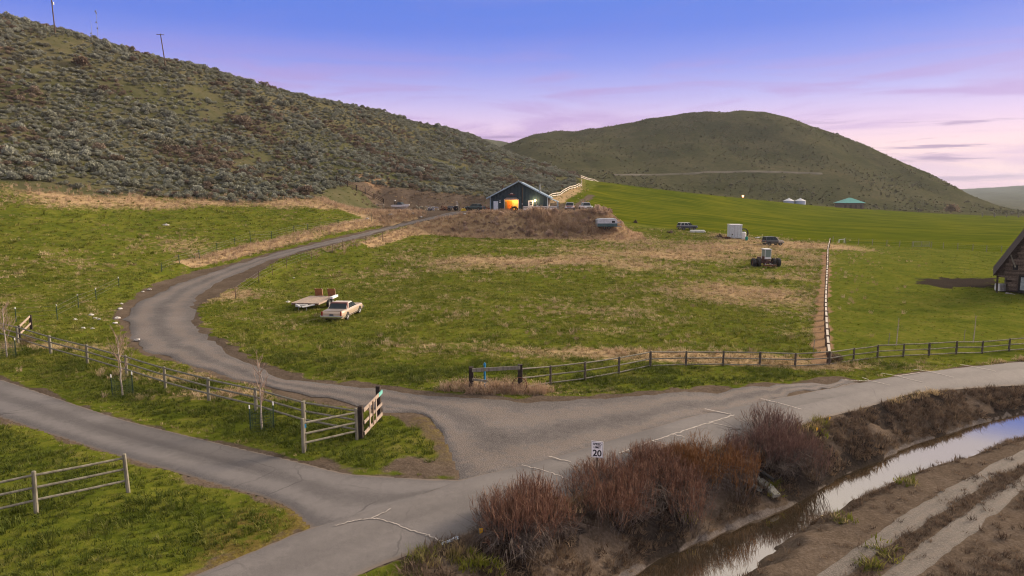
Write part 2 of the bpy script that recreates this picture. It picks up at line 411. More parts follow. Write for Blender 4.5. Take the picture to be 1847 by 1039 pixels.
def simple(name, c1, c2=None, scale=3.0, rough=0.7, metal=0.0, spec=0.3, bump=0.0, stretch=(1, 1, 1), detail=5, coat=0.0):
    """two-tone procedural paint / wood / rust"""
    if name in _MC: return _MC[name]
    n = NT(name)
    v = n.pos(stretch, True)
    f = n.noise(scale, detail, 0.6, v)
    c2 = c2 or tuple(q * 0.7 for q in c1)
    n.base(n.mix(n.range(f, 0.35, 0.68), c1, c2))
    n.set(Roughness=rough, Metallic=metal); n.b.inputs['Specular IOR Level'].default_value = spec
    if coat: n.b.inputs['Coat Weight'].default_value = coat; n.b.inputs['Coat Roughness'].default_value = .12
    if bump: n.bump(f, bump, 0.02)
    _MC[name] = n.m
    return n.m

# ------------------------------------------------------------------ zones of the land (metres)
CROP_POLY = [(11.81, 184.18), (21.12, 225.19), (33.36, 274.26), (42, 330), (95, 345), (175, 375), (330, 420), (340, 150), (101.91, 135.52), (93.88, 141.29), (81.81, 148.74), (72.38, 154.52), (53.90, 155.74), (41.04, 159.97), (28.14, 168.38), (15.29, 138.57)]
DRY_BLOBS = [((2.98, 100.21), 20, 10, .75), ((25.07, 75.12), 12, 9, .8), ((27.29, 130.90), 20, 14, .8), ((39.12, 127.74), 22, 12, .9), ((58.47, 144.90), 16, 14, .95), ((-3.29, 92.49), 9, 5, .7), ((24.81, 55.91), 3.5, 2.5, .8),
             ((30.30, 113.92), 25, 10, .8), ((-29.38, 71.08), 3.5, 4.5, .9), ((12.25, 46.58), 14, 1.6, .8), ((17.92, 45.17), 16, 1.2, .8), ((-48.57, 97.42), 8, 7, .5), ((-51.88, 82.25), 8, 6, .35), ((-0.73, 37.26), 3.5, 1.6, 1.0),
             ((-30.39, 47.36), 8, 1.3, .6), ((-20.86, 39.44), 7, 1.2, .5), ((-14.79, 35.76), 6, 1.0, .5), ((13.67, 94.90), 15, 10, .45), ((-16.93, 92.69), 8, 6, .35), ((38.50, 91.11), 12, 10, .35), ((1.86, 61.96), 10, 5, .35), ((6.90, 53.32), 8, 3, .3), ((-6.12, 48.05), 7, 2, .35)]
def zone_dry(x, y):
    d = np.zeros(x.shape)
    for (bx, by), sx, sy, a in DRY_BLOBS:
        d = np.maximum(d, .86 * a * np.exp(-(((x - bx) / sx) ** 2 + ((y - by) / sy) ** 2)))
    n = fbm(x / 9, y / 9, 4, 71)
    d = d + 0.55 * n * (0.35 + d)
    # dead grass on both shoulders of the drive and on the bank of the yard
    m = (y < 160) & (y > 40)
    dd, t, sd = seg_dist(x[m], y[m], DRIVE_C[::2]); i = np.clip(np.rint(t * 2).astype(int), 0, len(DRIVE_C) - 1)
    e = dd - DRIVE_W[i]
    up = (sd < 0)                                     # outer (hill) shoulder
    tf = t * 2 / len(DRIVE_C)
    band = np.where(up, sstep(1.2, 2.2, e) * (1 - sstep(4.0, 5.5, e)) * (tf < .50) * (tf > .06), sstep(.8, 1.6, e) * (1 - sstep(3.2, 5.0, e)) * (tf < .3) * .9)
    d[m] = np.maximum(d[m], band * (0.85 + n[m]))
    sdp = poly_sd(x[m], y[m], PAD)
    d[m] = np.maximum(d[m], (1 - sstep(8, 11, sdp)) * (y[m] < 150))
    return np.clip(d, 0, 1)
def zones(x, y):
    ky, _ = knots(x, y); u = x / np.maximum(y, 12) * 1231 + 923
    Z = {}
    Z['dry'] = zone_dry(x, y)
    sd = np.full(x.shape, 50.0); m = (y > 120); sd[m] = poly_sd(x[m], y[m], CROP_POLY)
    Z['crop'] = sstep(0.5, -1.5, sd + 1.5 * fbm(x / 6, y / 6, 2, 12))
    n = fbm(x / 12, y / 12, 3, 81)
    left = sstep(1075, 1035, u)
    hx = np.interp(y, [150, 176, 192, 212, 236, 262, 290, 330], [4, 5.5, 8.5, 14, 20.5, 26.5, 29, 45]); slope = sstep(-3, 0, x - hx + 2 * n) * sstep(150, 165, y) * (1 - sstep(320, 335, y)) * left
    Z['sage'] = np.clip(sstep(-3, 5, y - ky[4] + 6 * n) * left + sstep(-30, 10, y - ky[7]) * (1 - left), 0, 1) * (1 - Z['crop'])
    Z['sage'] = Z['sage'] * (1 - .9 * slope); Z['dry'] = np.maximum(Z['dry'], .85 * slope * (1 - Z['crop']))
    # straw foot of the hill
    foot = np.exp(-((y - ky[4] - 1 - 4 * n) / 4.8) ** 2) * sstep(760, 640, u) * np.clip(.75 + 1.2 * fbm(x / 16, y / 9, 3, 83), 0, 1)
    Z['dry'] = np.clip(np.maximum(Z['dry'] * (1 - Z['sage']), foot * .9), 0, 1)
    dirt = np.zeros(x.shape); burnt = np.zeros(x.shape); moss = np.zeros(x.shape); orange = np.zeros(x.shape)
    near = (y < 230)
    xn, yn = x[near], y[near]; nn = fbm(xn / 1.5, yn / 1.5, 3, 91)
    e = np.full(xn.shape, 9.0)
    dd, t, s_ = seg_dist(xn, yn, DRIVE_C[::2]); i = np.clip(np.rint(t * 2).astype(int), 0, len(DRIVE_C) - 1)
    e = np.minimum(e, dd - DRIVE_W[i])
    for poly in (APRON_POLY,): e = np.minimum(e, poly_sd(xn, yn, poly))
    er = np.minimum(poly_sd(xn, yn, ROAD_POLY), poly_sd(xn, yn, LANE_POLY))
    q = np.maximum(1 - sstep(.1, .9, e + .9 * nn), (1 - sstep(.05, .45, er + .5 * nn)) * .8)
    # packed bare ground where lane, road and gravel meet
    pch = poly_sd(xn, yn, [(-6.45, 32.86), (-3.98, 30.71), (-3.00, 28.72), (-3.05, 26.87), (-6.20, 25.69), (-8.10, 26.21), (-1.77, 24.85), (-0.52, 25.84), (-1.91, 30.85)])
    q = np.maximum(q, (1 - sstep(-.4, .8, pch + 1.2 * nn)) * .9)
    ms = (1 - sstep(-1.0, 1.2, poly_sd(xn, yn, [(-3.80, 31.43), (0.16, 29.90), (0.16, 28.22), (-2.36, 26.89), (-3.24, 28.72)]) + nn))
    ms = np.maximum(ms, (1 - sstep(-.2, 1.0, poly_sd(xn, yn, [(-9.10, 21.90), (-7.74, 22.37), (-6.68, 21.12), (-7.62, 19.40), (-8.60, 18.19)]) + .8 * nn)))
    pd = poly_sd(xn, yn, PAD)
    q = np.maximum(q, (1 - sstep(0, 2.5, pd + nn)))
    # cut bank behind the yard
    q = np.maximum(q, (1 - sstep(7, 12, pd + 2 * nn)) * (yn > 166 - .0 * xn) )
    dC, tC, sC = seg_dist(xn, yn, CANAL_C); eC = dC - CANAL_W[np.clip(np.rint(tC).astype(int), 0, len(CANAL_C) - 1)]
    bank = (yn < 80) * (1 - sstep(3.2, 4.4, eC + .7 * nn)) * (sC > 0)
    q = np.maximum(q, bank); q = np.maximum(q, (sC < 0) * (yn < 90) * 1.0)
    bt = bank * np.clip(sstep(-.12, .06, nn + .10) * (1 - sstep(2.6, 3.6, eC)) * .95, 0, 1)
    strip = seg_dist(xn, yn, [(21.54, 46.27), (25.82, 56.08), (32.97, 71.54), (45.60, 98.67), (60.08, 130.74)])[0]
    orn = 1 - sstep(.25, 1.0, strip + .7 * nn)
    soil = 1 - sstep(-1.2, 1.2, poly_sd(xn, yn, [(54.58, 92.42), (60.35, 95.00), (68.37, 95.33), (60.65, 84.39), (53.26, 83.64), (52.47, 86.35)]) + 2.2 * nn)
    dit = 1 - sstep(.5, 2.0, seg_dist(xn, yn, [(11, 168), (16, 185), (22, 210), (28, 235)])[0] + nn)
    spot = np.exp(-(((xn + 36) / 4.5) ** 2 + ((yn - 178) / 6) ** 2))
    dirt[near] = np.clip(np.maximum(q, dit * .9), 0, 1); moss[near] = ms
    burnt[near] = np.clip(np.maximum(bt, soil), 0, 1); orange[near] = np.clip(np.maximum(orn, spot), 0, 1)
    fd = np.abs(y - (400 + 0)) * 0 + 9
    Z['dirt'] = dirt; Z['burnt'] = burnt; Z['moss'] = moss; Z['orange'] = orange
    mud = np.zeros(x.shape); mud[near] = (sC > 0) * (yn < 80) * sstep(-.25, -.05, eC) * (1 - sstep(.0, .12, eC + .3 * nn)) * .7; Z['mud'] = mud
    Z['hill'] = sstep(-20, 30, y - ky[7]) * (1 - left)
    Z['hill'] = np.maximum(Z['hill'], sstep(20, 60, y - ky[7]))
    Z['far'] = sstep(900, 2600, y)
    return Z

# ------------------------------------------------------------------ ground sheet
def ground_material():
    n = NT('ground')
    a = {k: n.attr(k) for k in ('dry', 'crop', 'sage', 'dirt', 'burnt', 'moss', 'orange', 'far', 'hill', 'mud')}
    n1 = n.noise(0.35, 5); n2 = n.noise(2.2, 5, .6); n3 = n.noise(9.0, 4, .65); nb = n.noise(0.06, 4)
    g = n.ramp(n.math('ADD', n.math('MULTIPLY', n1, .5), n.math('MULTIPLY', n2, .5)), [(.34, (.048, .066, .009)), (.46, (.080, .098, .012)), (.56, (.114, .122, .017)), (.70, (.170, .150, .044))])
    straw = n.ramp(n3, [(.25, (.20, .135, .070)), (.5, (.34, .24, .13)), (.78, (.47, .35, .21))])
    f = n.math('ADD', a['dry'], n.math('MULTIPLY', n.math('SUBTRACT', n2, .5), 1.1))
    c_ = n.mix(n.range(f, .28, .72), g, straw)
    rows = n.noise(1.0, 3, .5, n.pos((.02, .5, .5)))
    crop = n.ramp(n.math('ADD', n.math('MULTIPLY', rows, .6), n.math('MULTIPLY', nb, .4)), [(.38, (.044, .062, .003)), (.50, (.070, .088, .004)), (.62, (.112, .112, .008))])
    c_ = n.mix(a['crop'], c_, crop)
    sg1 = n.ramp(n.math('ADD', n.math('MULTIPLY', n1, .5), n.math('MULTIPLY', n.noise(.025, 4), .5)), [(.30, (.050, .056, .022)), (.45, (.074, .074, .036)), (.60, (.105, .094, .052)), (.75, (.145, .115, .072))])
    c_ = n.mix(n.range(n.math('ADD', a['sage'], n.math('MULTIPLY', n.math('SUBTRACT', n1, .5), .6)), .35, .65), c_, sg1)
    dirt = n.ramp(n.math('ADD', n.math('MULTIPLY', n3, .5), n.math('ADD', n.math('MULTIPLY', n2, .25), n.math('MULTIPLY', n1, .25))), [(.30, (.045, .034, .025)), (.5, (.100, .076, .056)), (.70, (.17, .135, .105))])
    c_ = n.mix(n.range(n.math('ADD', a['dirt'], n.math('MULTIPLY', n.math('SUBTRACT', n2, .5), .5)), .3, .7), c_, dirt)
    c_ = n.mix(n.math('MULTIPLY', a['moss'], n.range(n2, .35, .6)), c_, n.ramp(n3, [(.3, (.085, .060, .022)), (.7, (.15, .12, .03))]))
    c_ = n.mix(n.range(n.math('ADD', a['burnt'], n.math('MULTIPLY', n.math('SUBTRACT', n2, .5), .5)), .3, .7), c_, n.ramp(n3, [(.3, (.018, .015, .013)), (.7, (.055, .044, .036))]))
    c_ = n.mix(n.range(n.math('ADD', a['orange'], n.math('MULTIPLY', n.math('SUBTRACT', n2, .5), .4)), .3, .7), c_, n.ramp(n3, [(.3, (.19, .115, .062)), (.7, (.30, .20, .12))]))
    c_ = n.mix(n.math('MULTIPLY', a['hill'], .85), c_, n.ramp(n.math('ADD', n.math('MULTIPLY', n.noise(.025, 6, .65), .5), n.math('MULTIPLY', n.noise(.35, 5, .75), .5)), [(.36, (.020, .024, .010)), (.47, (.042, .044, .020)), (.55, (.063, .061, .030)), (.66, (.100, .087, .045))]))  # round hill: sagebrush olive, darkened to put its face's shade into the colour
    c_ = n.mix(n.range(n.math('ADD', a['mud'], n.math('MULTIPLY', n.math('SUBTRACT', n2, .5), .5)), .35, .65), c_, n.ramp(n3, [(.3, (.085, .072, .062)), (.7, (.19, .165, .15))]))
    c_ = n.mix(n.math('MULTIPLY', a['far'], .75), c_, (.085, .11, .10))  # bluish distance haze painted into the ground colour of the far ridge
    n.base(c_)
    n.bump(n.math('ADD', n.math('MULTIPLY', n2, .6), n.math('MULTIPLY', n3, .4)), .65, .12)
    n.set(Roughness=1.0); n.b.inputs['Specular IOR Level'].default_value = 0
    return n.m
MAT_GROUND = ground_material()
def build_ground():
    ys = np.r_[np.linspace(-60, 7, 12), 8 * 1.0086 ** np.arange(0, 765)]
    ys = ys[ys < 5600]; sg = np.linspace(-1.2, 1.2, 560)
    W = np.where(ys < 8, 22, ys + 14)
    X = (W[:, None] * sg[None, :]).ravel(); Y = np.repeat(ys, len(sg))
    Zz = H(X, Y, True, cut=0.06)
    me = mesh_np('ground', np.c_[X, Y, Zz], grid_faces(len(ys), len(sg)), MAT_GROUND, True)
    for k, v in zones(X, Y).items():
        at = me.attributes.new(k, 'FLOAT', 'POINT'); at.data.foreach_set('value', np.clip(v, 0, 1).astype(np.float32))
    o = lk(bpy.data.objects.new('ground', me)); tag(o, kind='structure')
    return o
GROUND = build_ground()

def strip_mesh(name, A, B, nacross, mat, lift, jitter=0.0, seed=1, crown=0.0):
    """road sheet between two surveyed edges"""
    A = np.asarray(A, float); B = np.asarray(B, float)
    n = len(A)
    if jitter:
        d = A - B; L = np.hypot(*d.T)[:, None]; d = d / L
        k = np.arange(n)
        ja = (vnoise(k / 1.7, k * 0 + .3, seed) + .6 * vnoise(k / .7, k * 0 + 3.3, seed + 5)) * jitter
        jb = (vnoise(k / 1.7, k * 0 + 7.3, seed + 1) + .6 * vnoise(k / .7, k * 0 + 5.3, seed + 6)) * jitter
        A = A + d * ja[:, None]; B = B - d * jb[:, None]
    t = np.linspace(0, 1, nacross)
    P = A[:, None, :] * (1 - t[None, :, None]) + B[:, None, :] * t[None, :, None]
    X = P[..., 0].ravel(); Y = P[..., 1].ravel()
    prof = crown * (1 - (2 * t - 1) ** 2) - 0.045 * (np.abs(2 * t - 1) > .999)
    Zz = H(X, Y, False) + lift + np.tile(prof, n)
    V = np.c_[X, Y, Zz]
    me = mesh_np(name, V, grid_faces(n, nacross)[:, ::-1], mat, True)
    tt = np.tile(t, n).astype(np.float32); at = me.attributes.new('across', 'FLOAT', 'POINT'); at.data.foreach_set('value', tt)
    return me
def asphalt(name, c1, c2, streak):
    n = NT(name)
    ac = n.attr('across')
    n1 = n.noise(.25, 5); n2 = n.noise(3.0, 5, .65); n3 = n.noise(45, 3, .7)
    w = n.math('MULTIPLY', n.math('COSINE', n.math('MULTIPLY', n.math('ADD', ac, n.math('MULTIPLY', n1, .03)), math.pi * 4)), -.5)
    f = n.math('ADD', n.math('MULTIPLY', n1, .55), n.math('MULTIPLY', n2, .45))
    f = n.math('ADD', f, n.math('MULTIPLY', w, streak))
    c_ = n.mix(n.range(f, .30, .72), c1, c2)
    c_ = n.mix(n.range(n3, .35, .7, 0, .6), c_, tuple(q * 1.6 for q in c2))
    vr = n.node('ShaderNodeTexVoronoi', feature='DISTANCE_TO_EDGE'); vr.inputs['Scale'].default_value = .42; wv = n.node('ShaderNodeMix', data_type='VECTOR'); wv.inputs['Factor'].default_value = .3
    nv = n.node('ShaderNodeTexNoise'); nv.inputs['Scale'].default_value = 1.3; nv.inputs['Detail'].default_value = 4; n.link(n.geo.outputs['Position'], nv.inputs['Vector']); n.link(n.geo.outputs['Position'], wv.inputs['A']); n.link(nv.outputs['Color'], wv.inputs['B']); n.link(wv.outputs['Result'], vr.inputs['Vector'])
    c_ = n.mix(n.math('MULTIPLY', n.range(vr.outputs['Distance'], .012, .003), n.range(n1, .46, .62, 0, .5)), c_, tuple(q * .5 for q in c1))
    c_ = n.mix(n.math('MULTIPLY', n.range(ac, .52, .47), n.range(n.noise(.09, 2), .45, .55, 0, .35)), c_, tuple(q * .8 for q in c1))
    ed = n.range(n.math('ADD', n.math('ABSOLUTE', n.math('SUBTRACT', ac, .5)), n.math('MULTIPLY', n2, .06)), .47, .52)
    c_ = n.mix(n.math('MULTIPLY', ed, .7), c_, (.16, .125, .095))
    n.base(c_); n.bump(n3, .35, .012); n.set(Roughness=.82)
    return n.m
def gravel(name, dark, mid, light, track):
    n = NT(name)
    ac = n.attr('across')
    n1 = n.noise(.3, 4); n2 = n.noise(2.5, 5, .6); n3 = n.noise(9, 6, .8)
    vor = n.node('ShaderNodeTexVoronoi'); vor.inputs['Scale'].default_value = 15; n.link(n.geo.outputs['Position'], vor.inputs['Vector'])
    w = n.math('MULTIPLY', n.math('COSINE', n.math('MULTIPLY', n.math('ADD', ac, n.math('MULTIPLY', n1, .05)), math.pi * 4)), -1.0)
    f = n.math('ADD', n.math('MULTIPLY', n1, .3), n.math('ADD', n.math('MULTIPLY', n2, .3), n.math('MULTIPLY', n3, .4)))
    f = n.math('ADD', f, n.math('MULTIPLY', w, track))
    c_ = n.ramp(f, [(.30, dark), (.5, mid), (.72, light)])
    c_ = n.mix(n.range(n.math('ADD', n2, n.math('MULTIPLY', w, track * 2.2)), .44, .72, 0, .55), c_, (.150, .116, .090))
    c_ = n.mix(.22, c_, n.mix(n.range(vor.outputs['Distance'], .1, .6), light, dark))
    n.base(c_); n.bump(n.math('ADD', n3, n.math('MULTIPLY', vor.outputs['Distance'], .6)), .7, .04); n.set(Roughness=.92)
    return n.m
M_ROAD = asphalt('worn_asphalt', (.088, .081, .078), (.148, .136, .128), .10)
M_LANE = asphalt('dark_asphalt', (.060, .055, .054), (.135, .125, .120), .30)
M_GRAV = gravel('gravel', (.062, .055, .052), (.128, .115, .108), (.26, .235, .22), .085)
M_TRACK = gravel('track_gravel', (.080, .068, .056), (.150, .132, .113), (.235, .212, .19), .03)
ROADO = tag(lk(bpy.data.objects.new('road', strip_mesh('road', ROAD_L, ROAD_R, 13, M_ROAD, .022, .12, 3, .05))), kind='structure')
la, lb = pair_resample(LANE_A, LANE_B, .8)
LANEO = tag(lk(bpy.data.objects.new('side_lane', strip_mesh('side_lane', la, lb, 11, M_LANE, .012, .1, 13))), kind='structure')
tag(lk(bpy.data.objects.new('gravel_drive', strip_mesh('gravel_drive', DRIVE_L, DRIVE_R, 13, M_GRAV, .004, 1.0, 23))), kind='structure')
aa, ab = pair_resample(APRON_A, APRON_B, .7)
tag(lk(bpy.data.objects.new('gravel_apron', strip_mesh('gravel_apron', aa, ab, 15, M_GRAV, -.008, 1.3, 33))), kind='structure')
for ra, rb in (([(5.72, 17.69), (9.81, 20.82), (15.91, 25.67), (25.13, 32.12), (36.56, 38.63)], [(7.12, 17.69), (10.99, 20.82), (16.31, 24.96), (23.63, 30.10), (35.01, 36.92)]),
               ([(8.21, 17.69), (11.96, 20.82), (17.01, 24.78), (22.84, 29.03), (33.91, 35.71)], [(9.62, 17.69), (13.29, 20.82), (17.17, 23.78), (21.51, 27.25), (31.98, 33.58)])):
    a_, b_ = pair_resample(ra, rb, .5)
    tag(lk(bpy.data.objects.new('dirt_track', strip_mesh('dirt_track', a_, b_, 6, M_TRACK, .035, .12, 43))), kind='structure')
def water():
    n = NT('canal_water')
    w = n.noise(1.6, 3, .5, n.pos((.5, .5, 1)))
    n.base((.050, .038, .022)); n.set(Roughness=.05); gl = n.node('ShaderNodeBsdfGlossy'); gl.inputs['Color'].default_value = (.90, .83, .73, 1); gl.inputs['Roughness'].default_value = .03; mx = n.node('ShaderNodeMixShader'); mx.inputs[0].default_value = .62; n.link(n.b.outputs[0], mx.inputs[1]); n.link(gl.outputs[0], mx.inputs[2]); n.link(mx.outputs[0], n.out.inputs[0]); n.b.inputs['IOR'].default_value = 1.33; n.b.inputs['Specular IOR Level'].default_value = .5
    n.bump(w, .05, .02); n.link(n.b.inputs['Normal'].links[0].from_socket, gl.inputs['Normal'])
    CL = CANAL_L + (CANAL_L - CANAL_R) * .35; CR = CANAL_R + (CANAL_R - CANAL_L) * .35
    t = np.linspace(0, 1, 6); P = CL[:, None] * (1 - t[None, :, None]) + CR[:, None] * t[None, :, None]
    me = mesh_np('canal_water', np.c_[P.reshape(-1, 2), np.full(len(CL) * 6, WATER_Z)], grid_faces(len(CL), 6)[:, ::-1], n.m, True)
    return tag(lk(bpy.data.objects.new('canal_water', me)), kind='structure')
water()

# ------------------------------------------------------------------ plants: prototypes
def leaf_mat(name, stops, tips=None, trans=0.25, dry=None, tone=0.0):
    """foliage coloured per plant (random per instance), towards straw by the instance's own dryness"""
    n = NT(name)
    oi = n.node('ShaderNodeObjectInfo')
    rnd = oi.outputs['Random']
    v = n.noise(3.0, 3, .6, n.pos((1, 1, 1), True))
    f = n.math('ADD', n.math('MULTIPLY', rnd, .65), n.math('MULTIPLY', v, .35))
    c_ = n.ramp(f, stops)
    if dry:
        t = n.attr('tint', 'INSTANCER'); l = n.attr('lush', 'INSTANCER')
        c_ = n.mix(n.math('MULTIPLY', l, .75), c_, (.046, .072, .010))
        ft = n.range(n.math('ADD', t, n.math('MULTIPLY', n.math('SUBTRACT', rnd, .5), .55)), .25, .7)
        c_ = n.mix(ft, c_, n.ramp(rnd, dry))
    tr = n.node('ShaderNodeBsdfTranslucent')
    n.base(c_); n.link(c_, tr.inputs['Color'])
    ms = n.node('ShaderNodeMixShader'); ms.inputs[0].default_value = trans
    n.link(n.b.outputs[0], ms.inputs[1]); n.link(tr.outputs[0], ms.inputs[2]); n.link(ms.outputs[0], n.out.inputs[0])
    n.set(Roughness=.8); n.b.inputs['Specular IOR Level'].default_value = .15
    return n.m
M_GRASS = leaf_mat('grass_blades', [(.2, (.108, .128, .014)), (.5, (.176, .188, .022)), (.8, (.255, .235, .050))], dry=[(.15, (.24, .17, .085)), (.5, (.37, .275, .145)), (.9, (.50, .39, .23))])
M_WEED = leaf_mat('dead_weeds', [(.2, (.24, .165, .11)), (.45, (.38, .265, .175)), (.7, (.50, .365, .245)), (.9, (.58, .46, .32))])
M_BROWN = leaf_mat('brown_brush', [(.2, (.065, .045, .032)), (.5, (.13, .092, .065)), (.85, (.21, .155, .105))])
M_SAGE = leaf_mat('sage_leaves', [(.18, (.165, .158, .110)), (.34, (.205, .212, .155)), (.55, (.250, .264, .205)), (.85, (.305, .320, .26))], trans=.12)
M_SCRUB = leaf_mat('hill_scrub', [(.2, (.115, .112, .062)), (.6, (.15, .145, .085)), (.9, (.20, .18, .11))], trans=.1)
def blade_mesh(name, mat, nb, rad, h0, h1, w0, lean, seed, seg=2, heads=False):
    r = np.random.default_rng(seed); V = []; Fq = []
    for i in range(nb):
        a = r.uniform(0, 6.283); q = rad * math.sqrt(r.uniform(0, 1)); bx, by = q * math.cos(a), q * math.sin(a)
        h = r.uniform(h0, h1); ln = lean * h * r.uniform(.3, 1.2); da = a + r.normal(0, .7); ww = w0 * r.uniform(.6, 1.3)
        px, py = -math.sin(da + r.normal(0, .8)), math.cos(da)
        k = len(V)
        for s_ in range(seg + 1):
            t = s_ / seg; wd = ww * (1 - t * .85); ox = bx + math.cos(da) * ln * t * t; oy = by + math.sin(da) * ln * t * t; oz = h * (t - .18 * t * t) - .02 * (s_ == 0)
            if heads and s_ == seg: wd = ww * 1.4
            V += [(ox - px * wd, oy - py * wd, oz), (ox + px * wd, oy + py * wd, oz)]
        for s_ in range(seg):
            Fq.append((k + 2 * s_, k + 2 * s_ + 1, k + 2 * s_ + 3, k + 2 * s_ + 2))
    return mesh_np(name, V, Fq, mat)
def bush_mesh(name, mat, n, rx, rz, leaf, seed, lobes=5):
    """irregular shrub: leaf sprays on a lobed dome, denser outside, a few bare stems below"""
    r = np.random.default_rng(seed); V = []; Fq = []
    L = [(r.uniform(-.42, .42) * rx, r.uniform(-.42, .42) * rx, r.uniform(.3, .7) * rz, r.uniform(.42, .65) * rx) for _ in range(lobes)]
    for i in range(n):
        c_ = L[i % lobes]
        d = r.normal(size=3); d /= np.linalg.norm(d); d[2] = abs(d[2]) * 1.0 - .25
        q = r.uniform(.55, 1.08)
        p = np.array([c_[0], c_[1], c_[2]]) + d * np.array([c_[3], c_[3], c_[3] * rz / rx * 1.1]) * q
        p[2] = max(p[2], .03)
        up = d * .6 + np.array([0, 0, .7]) + r.normal(0, .35, 3); up /= np.linalg.norm(up)
        sd = np.cross(up, r.normal(size=3)); sd /= np.linalg.norm(sd) + 1e-6
        s_ = leaf * r.uniform(.6, 1.4); k = len(V)
        V += [p - sd * s_ * .35, p + sd * s_ * .35, p + sd * s_ * .5 + up * s_, p - sd * s_ * .5 + up * s_ * .9]
        Fq.append((k, k + 1, k + 2, k + 3))
    for i in range(26):
        a = r.uniform(0, 6.28); q = r.uniform(.2, .95) * rx; e = np.array([math.cos(a) * q, math.sin(a) * q, rz * r.uniform(.4, .8)]); k = len(V)
        w = np.array([-math.sin(a), math.cos(a), 0]) * .02
        V += [-w, w, e + w * .4, e - w * .4]; Fq.append((k, k + 1, k + 2, k + 3))
    return mesh_np(name, V, Fq, mat)
def proto_col(name, meshes):
    c_ = bpy.data.collections.new(name)
    for i, m in enumerate(meshes):
        c_.objects.link(bpy.data.objects.new('%s_%02d' % (name, i), m))
    return c_
def scatter(name, P, rot, scl, idx, col, attrs, label, cat):
    me = bpy.data.meshes.new(name); me.vertices.add(len(P)); me.vertices.foreach_set('co', np.asarray(P, np.float32).ravel())
    def att(k, t, d, f='value'):
        a = me.attributes.new(k, t, 'POINT'); a.data.foreach_set(f, np.asarray(d, np.int32 if t == 'INT' else np.float32).ravel())
    att('rot', 'FLOAT_VECTOR', rot, 'vector'); att('scl', 'FLOAT_VECTOR', scl, 'vector'); att('pick', 'INT', idx)
    for k, v in attrs.items(): att(k, 'FLOAT', v)
    g = bpy.data.node_groups.new(name, 'GeometryNodeTree')
    g.interface.new_socket('Geometry', in_out='INPUT', socket_type='NodeSocketGeometry'); g.interface.new_socket('Geometry', in_out='OUTPUT', socket_type='NodeSocketGeometry')
    N = g.nodes.new; gi = N('NodeGroupInput'); go = N('NodeGroupOutput'); iop = N('GeometryNodeInstanceOnPoints'); ci = N('GeometryNodeCollectionInfo')
    ci.inputs['Collection'].default_value = col; ci.inputs['Separate Children'].default_value = True; ci.inputs['Reset Children'].default_value = True
    def na(k, t):
        n = N('GeometryNodeInputNamedAttribute'); n.data_type = t; n.inputs['Name'].default_value = k; return n.outputs['Attribute']
    g.links.new(gi.outputs[0], iop.inputs['Points']); g.links.new(ci.outputs[0], iop.inputs['Instance']); iop.inputs['Pick Instance'].default_value = True
    g.links.new(na('pick', 'INT'), iop.inputs['Instance Index']); g.links.new(na('rot', 'FLOAT_VECTOR'), iop.inputs['Rotation']); g.links.new(na('scl', 'FLOAT_VECTOR'), iop.inputs['Scale'])
    g.links.new(iop.outputs[0], go.inputs[0])
    o = lk(bpy.data.objects.new(name, me)); md = o.modifiers.new('scatter', 'NODES'); md.node_group = g
    tag(o, label, cat, kind='stuff')
    return o
def jgrid(x0, x1, y0, y1, step, jit=.9):
    gx, gy = np.meshgrid(np.arange(x0, x1, step), np.arange(y0, y1, step)); n = gx.size
    return gx.ravel() + rng.uniform(-.5, .5, n) * step * jit, gy.ravel() + rng.uniform(-.5, .5, n) * step * jit
def put(name, x, y, z, s, idxn, col, label, cat, attrs=None, tilt=.15, sz=None):
    n = len(x)
    rot = np.c_[rng.normal(0, tilt, n), rng.normal(0, tilt, n), rng.uniform(0, 6.283, n)]
    sz = s if sz is None else sz
    return scatter(name, np.c_[x, y, z], rot, np.c_[s, s, sz], rng.integers(0, idxn, n), col, attrs or {}, label, cat)
def road_clear(x, y):
    e = np.full(x.shape, 50.0)
    dd, t, s_ = seg_dist(x, y, DRIVE_C[::2]); e = np.minimum(e, dd - DRIVE_W[np.clip(np.rint(t * 2).astype(int), 0, len(DRIVE_C) - 1)])
    for p in (APRON_POLY, ROAD_POLY, LANE_POLY): e = np.minimum(e, poly_sd(x, y, p))
    return e

# ------------------------------------------------------------------ meadow grass
C_GRASS = proto_col('grass_tuft', [blade_mesh('tuft%d' % i, M_GRASS, 30, .17, .07, .20, .014, .8, 100 + i) for i in range(3)] + [blade_mesh('tuft3', M_GRASS, 26, .10, .12, .34, .011, .6, 104), blade_mesh('tuft4', M_GRASS, 40, .30, .04, .12, .015, 1.3, 105)])
X, Y = [], []; SC = []
for y0, y1, st, sc in ((15, 46, .30, 1.0), (46, 80, .50, 1.45), (80, 160, .95, 2.1)):
    for ya in np.arange(y0, y1, 8.0):
        yb = min(ya + 8, y1)
        x_, y_ = jgrid(-.80 * yb - 2, .80 * yb + 2, ya, yb, st)
        X.append(x_); Y.append(y_); SC.append(np.full(x_.shape, sc))
X = np.concatenate(X); Y = np.concatenate(Y); SC = np.concatenate(SC)
zn = zones(X, Y); ec = road_clear(X, Y)
dC, tC, sC = seg_dist(X, Y, CANAL_C); eC = dC - CANAL_W[np.clip(np.rint(tC).astype(int), 0, len(CANAL_C) - 1)]
nz_ = fbm(X / 1.1, Y / 1.1, 3, 131); nz2 = fbm(X / 4.5, Y / 4.5, 4, 137)
keep = (ec > .08 + .25 * np.abs(nz_)) & (zn['dirt'] + .5 * nz_ < .55) & (zn['burnt'] < .5) & (zn['orange'] < .5) & (zn['sage'] < .6) & (zn['crop'] < .3) & ((sC > 0) & (eC > 2.6) | (eC > 60)) & (nz_ > -.42)
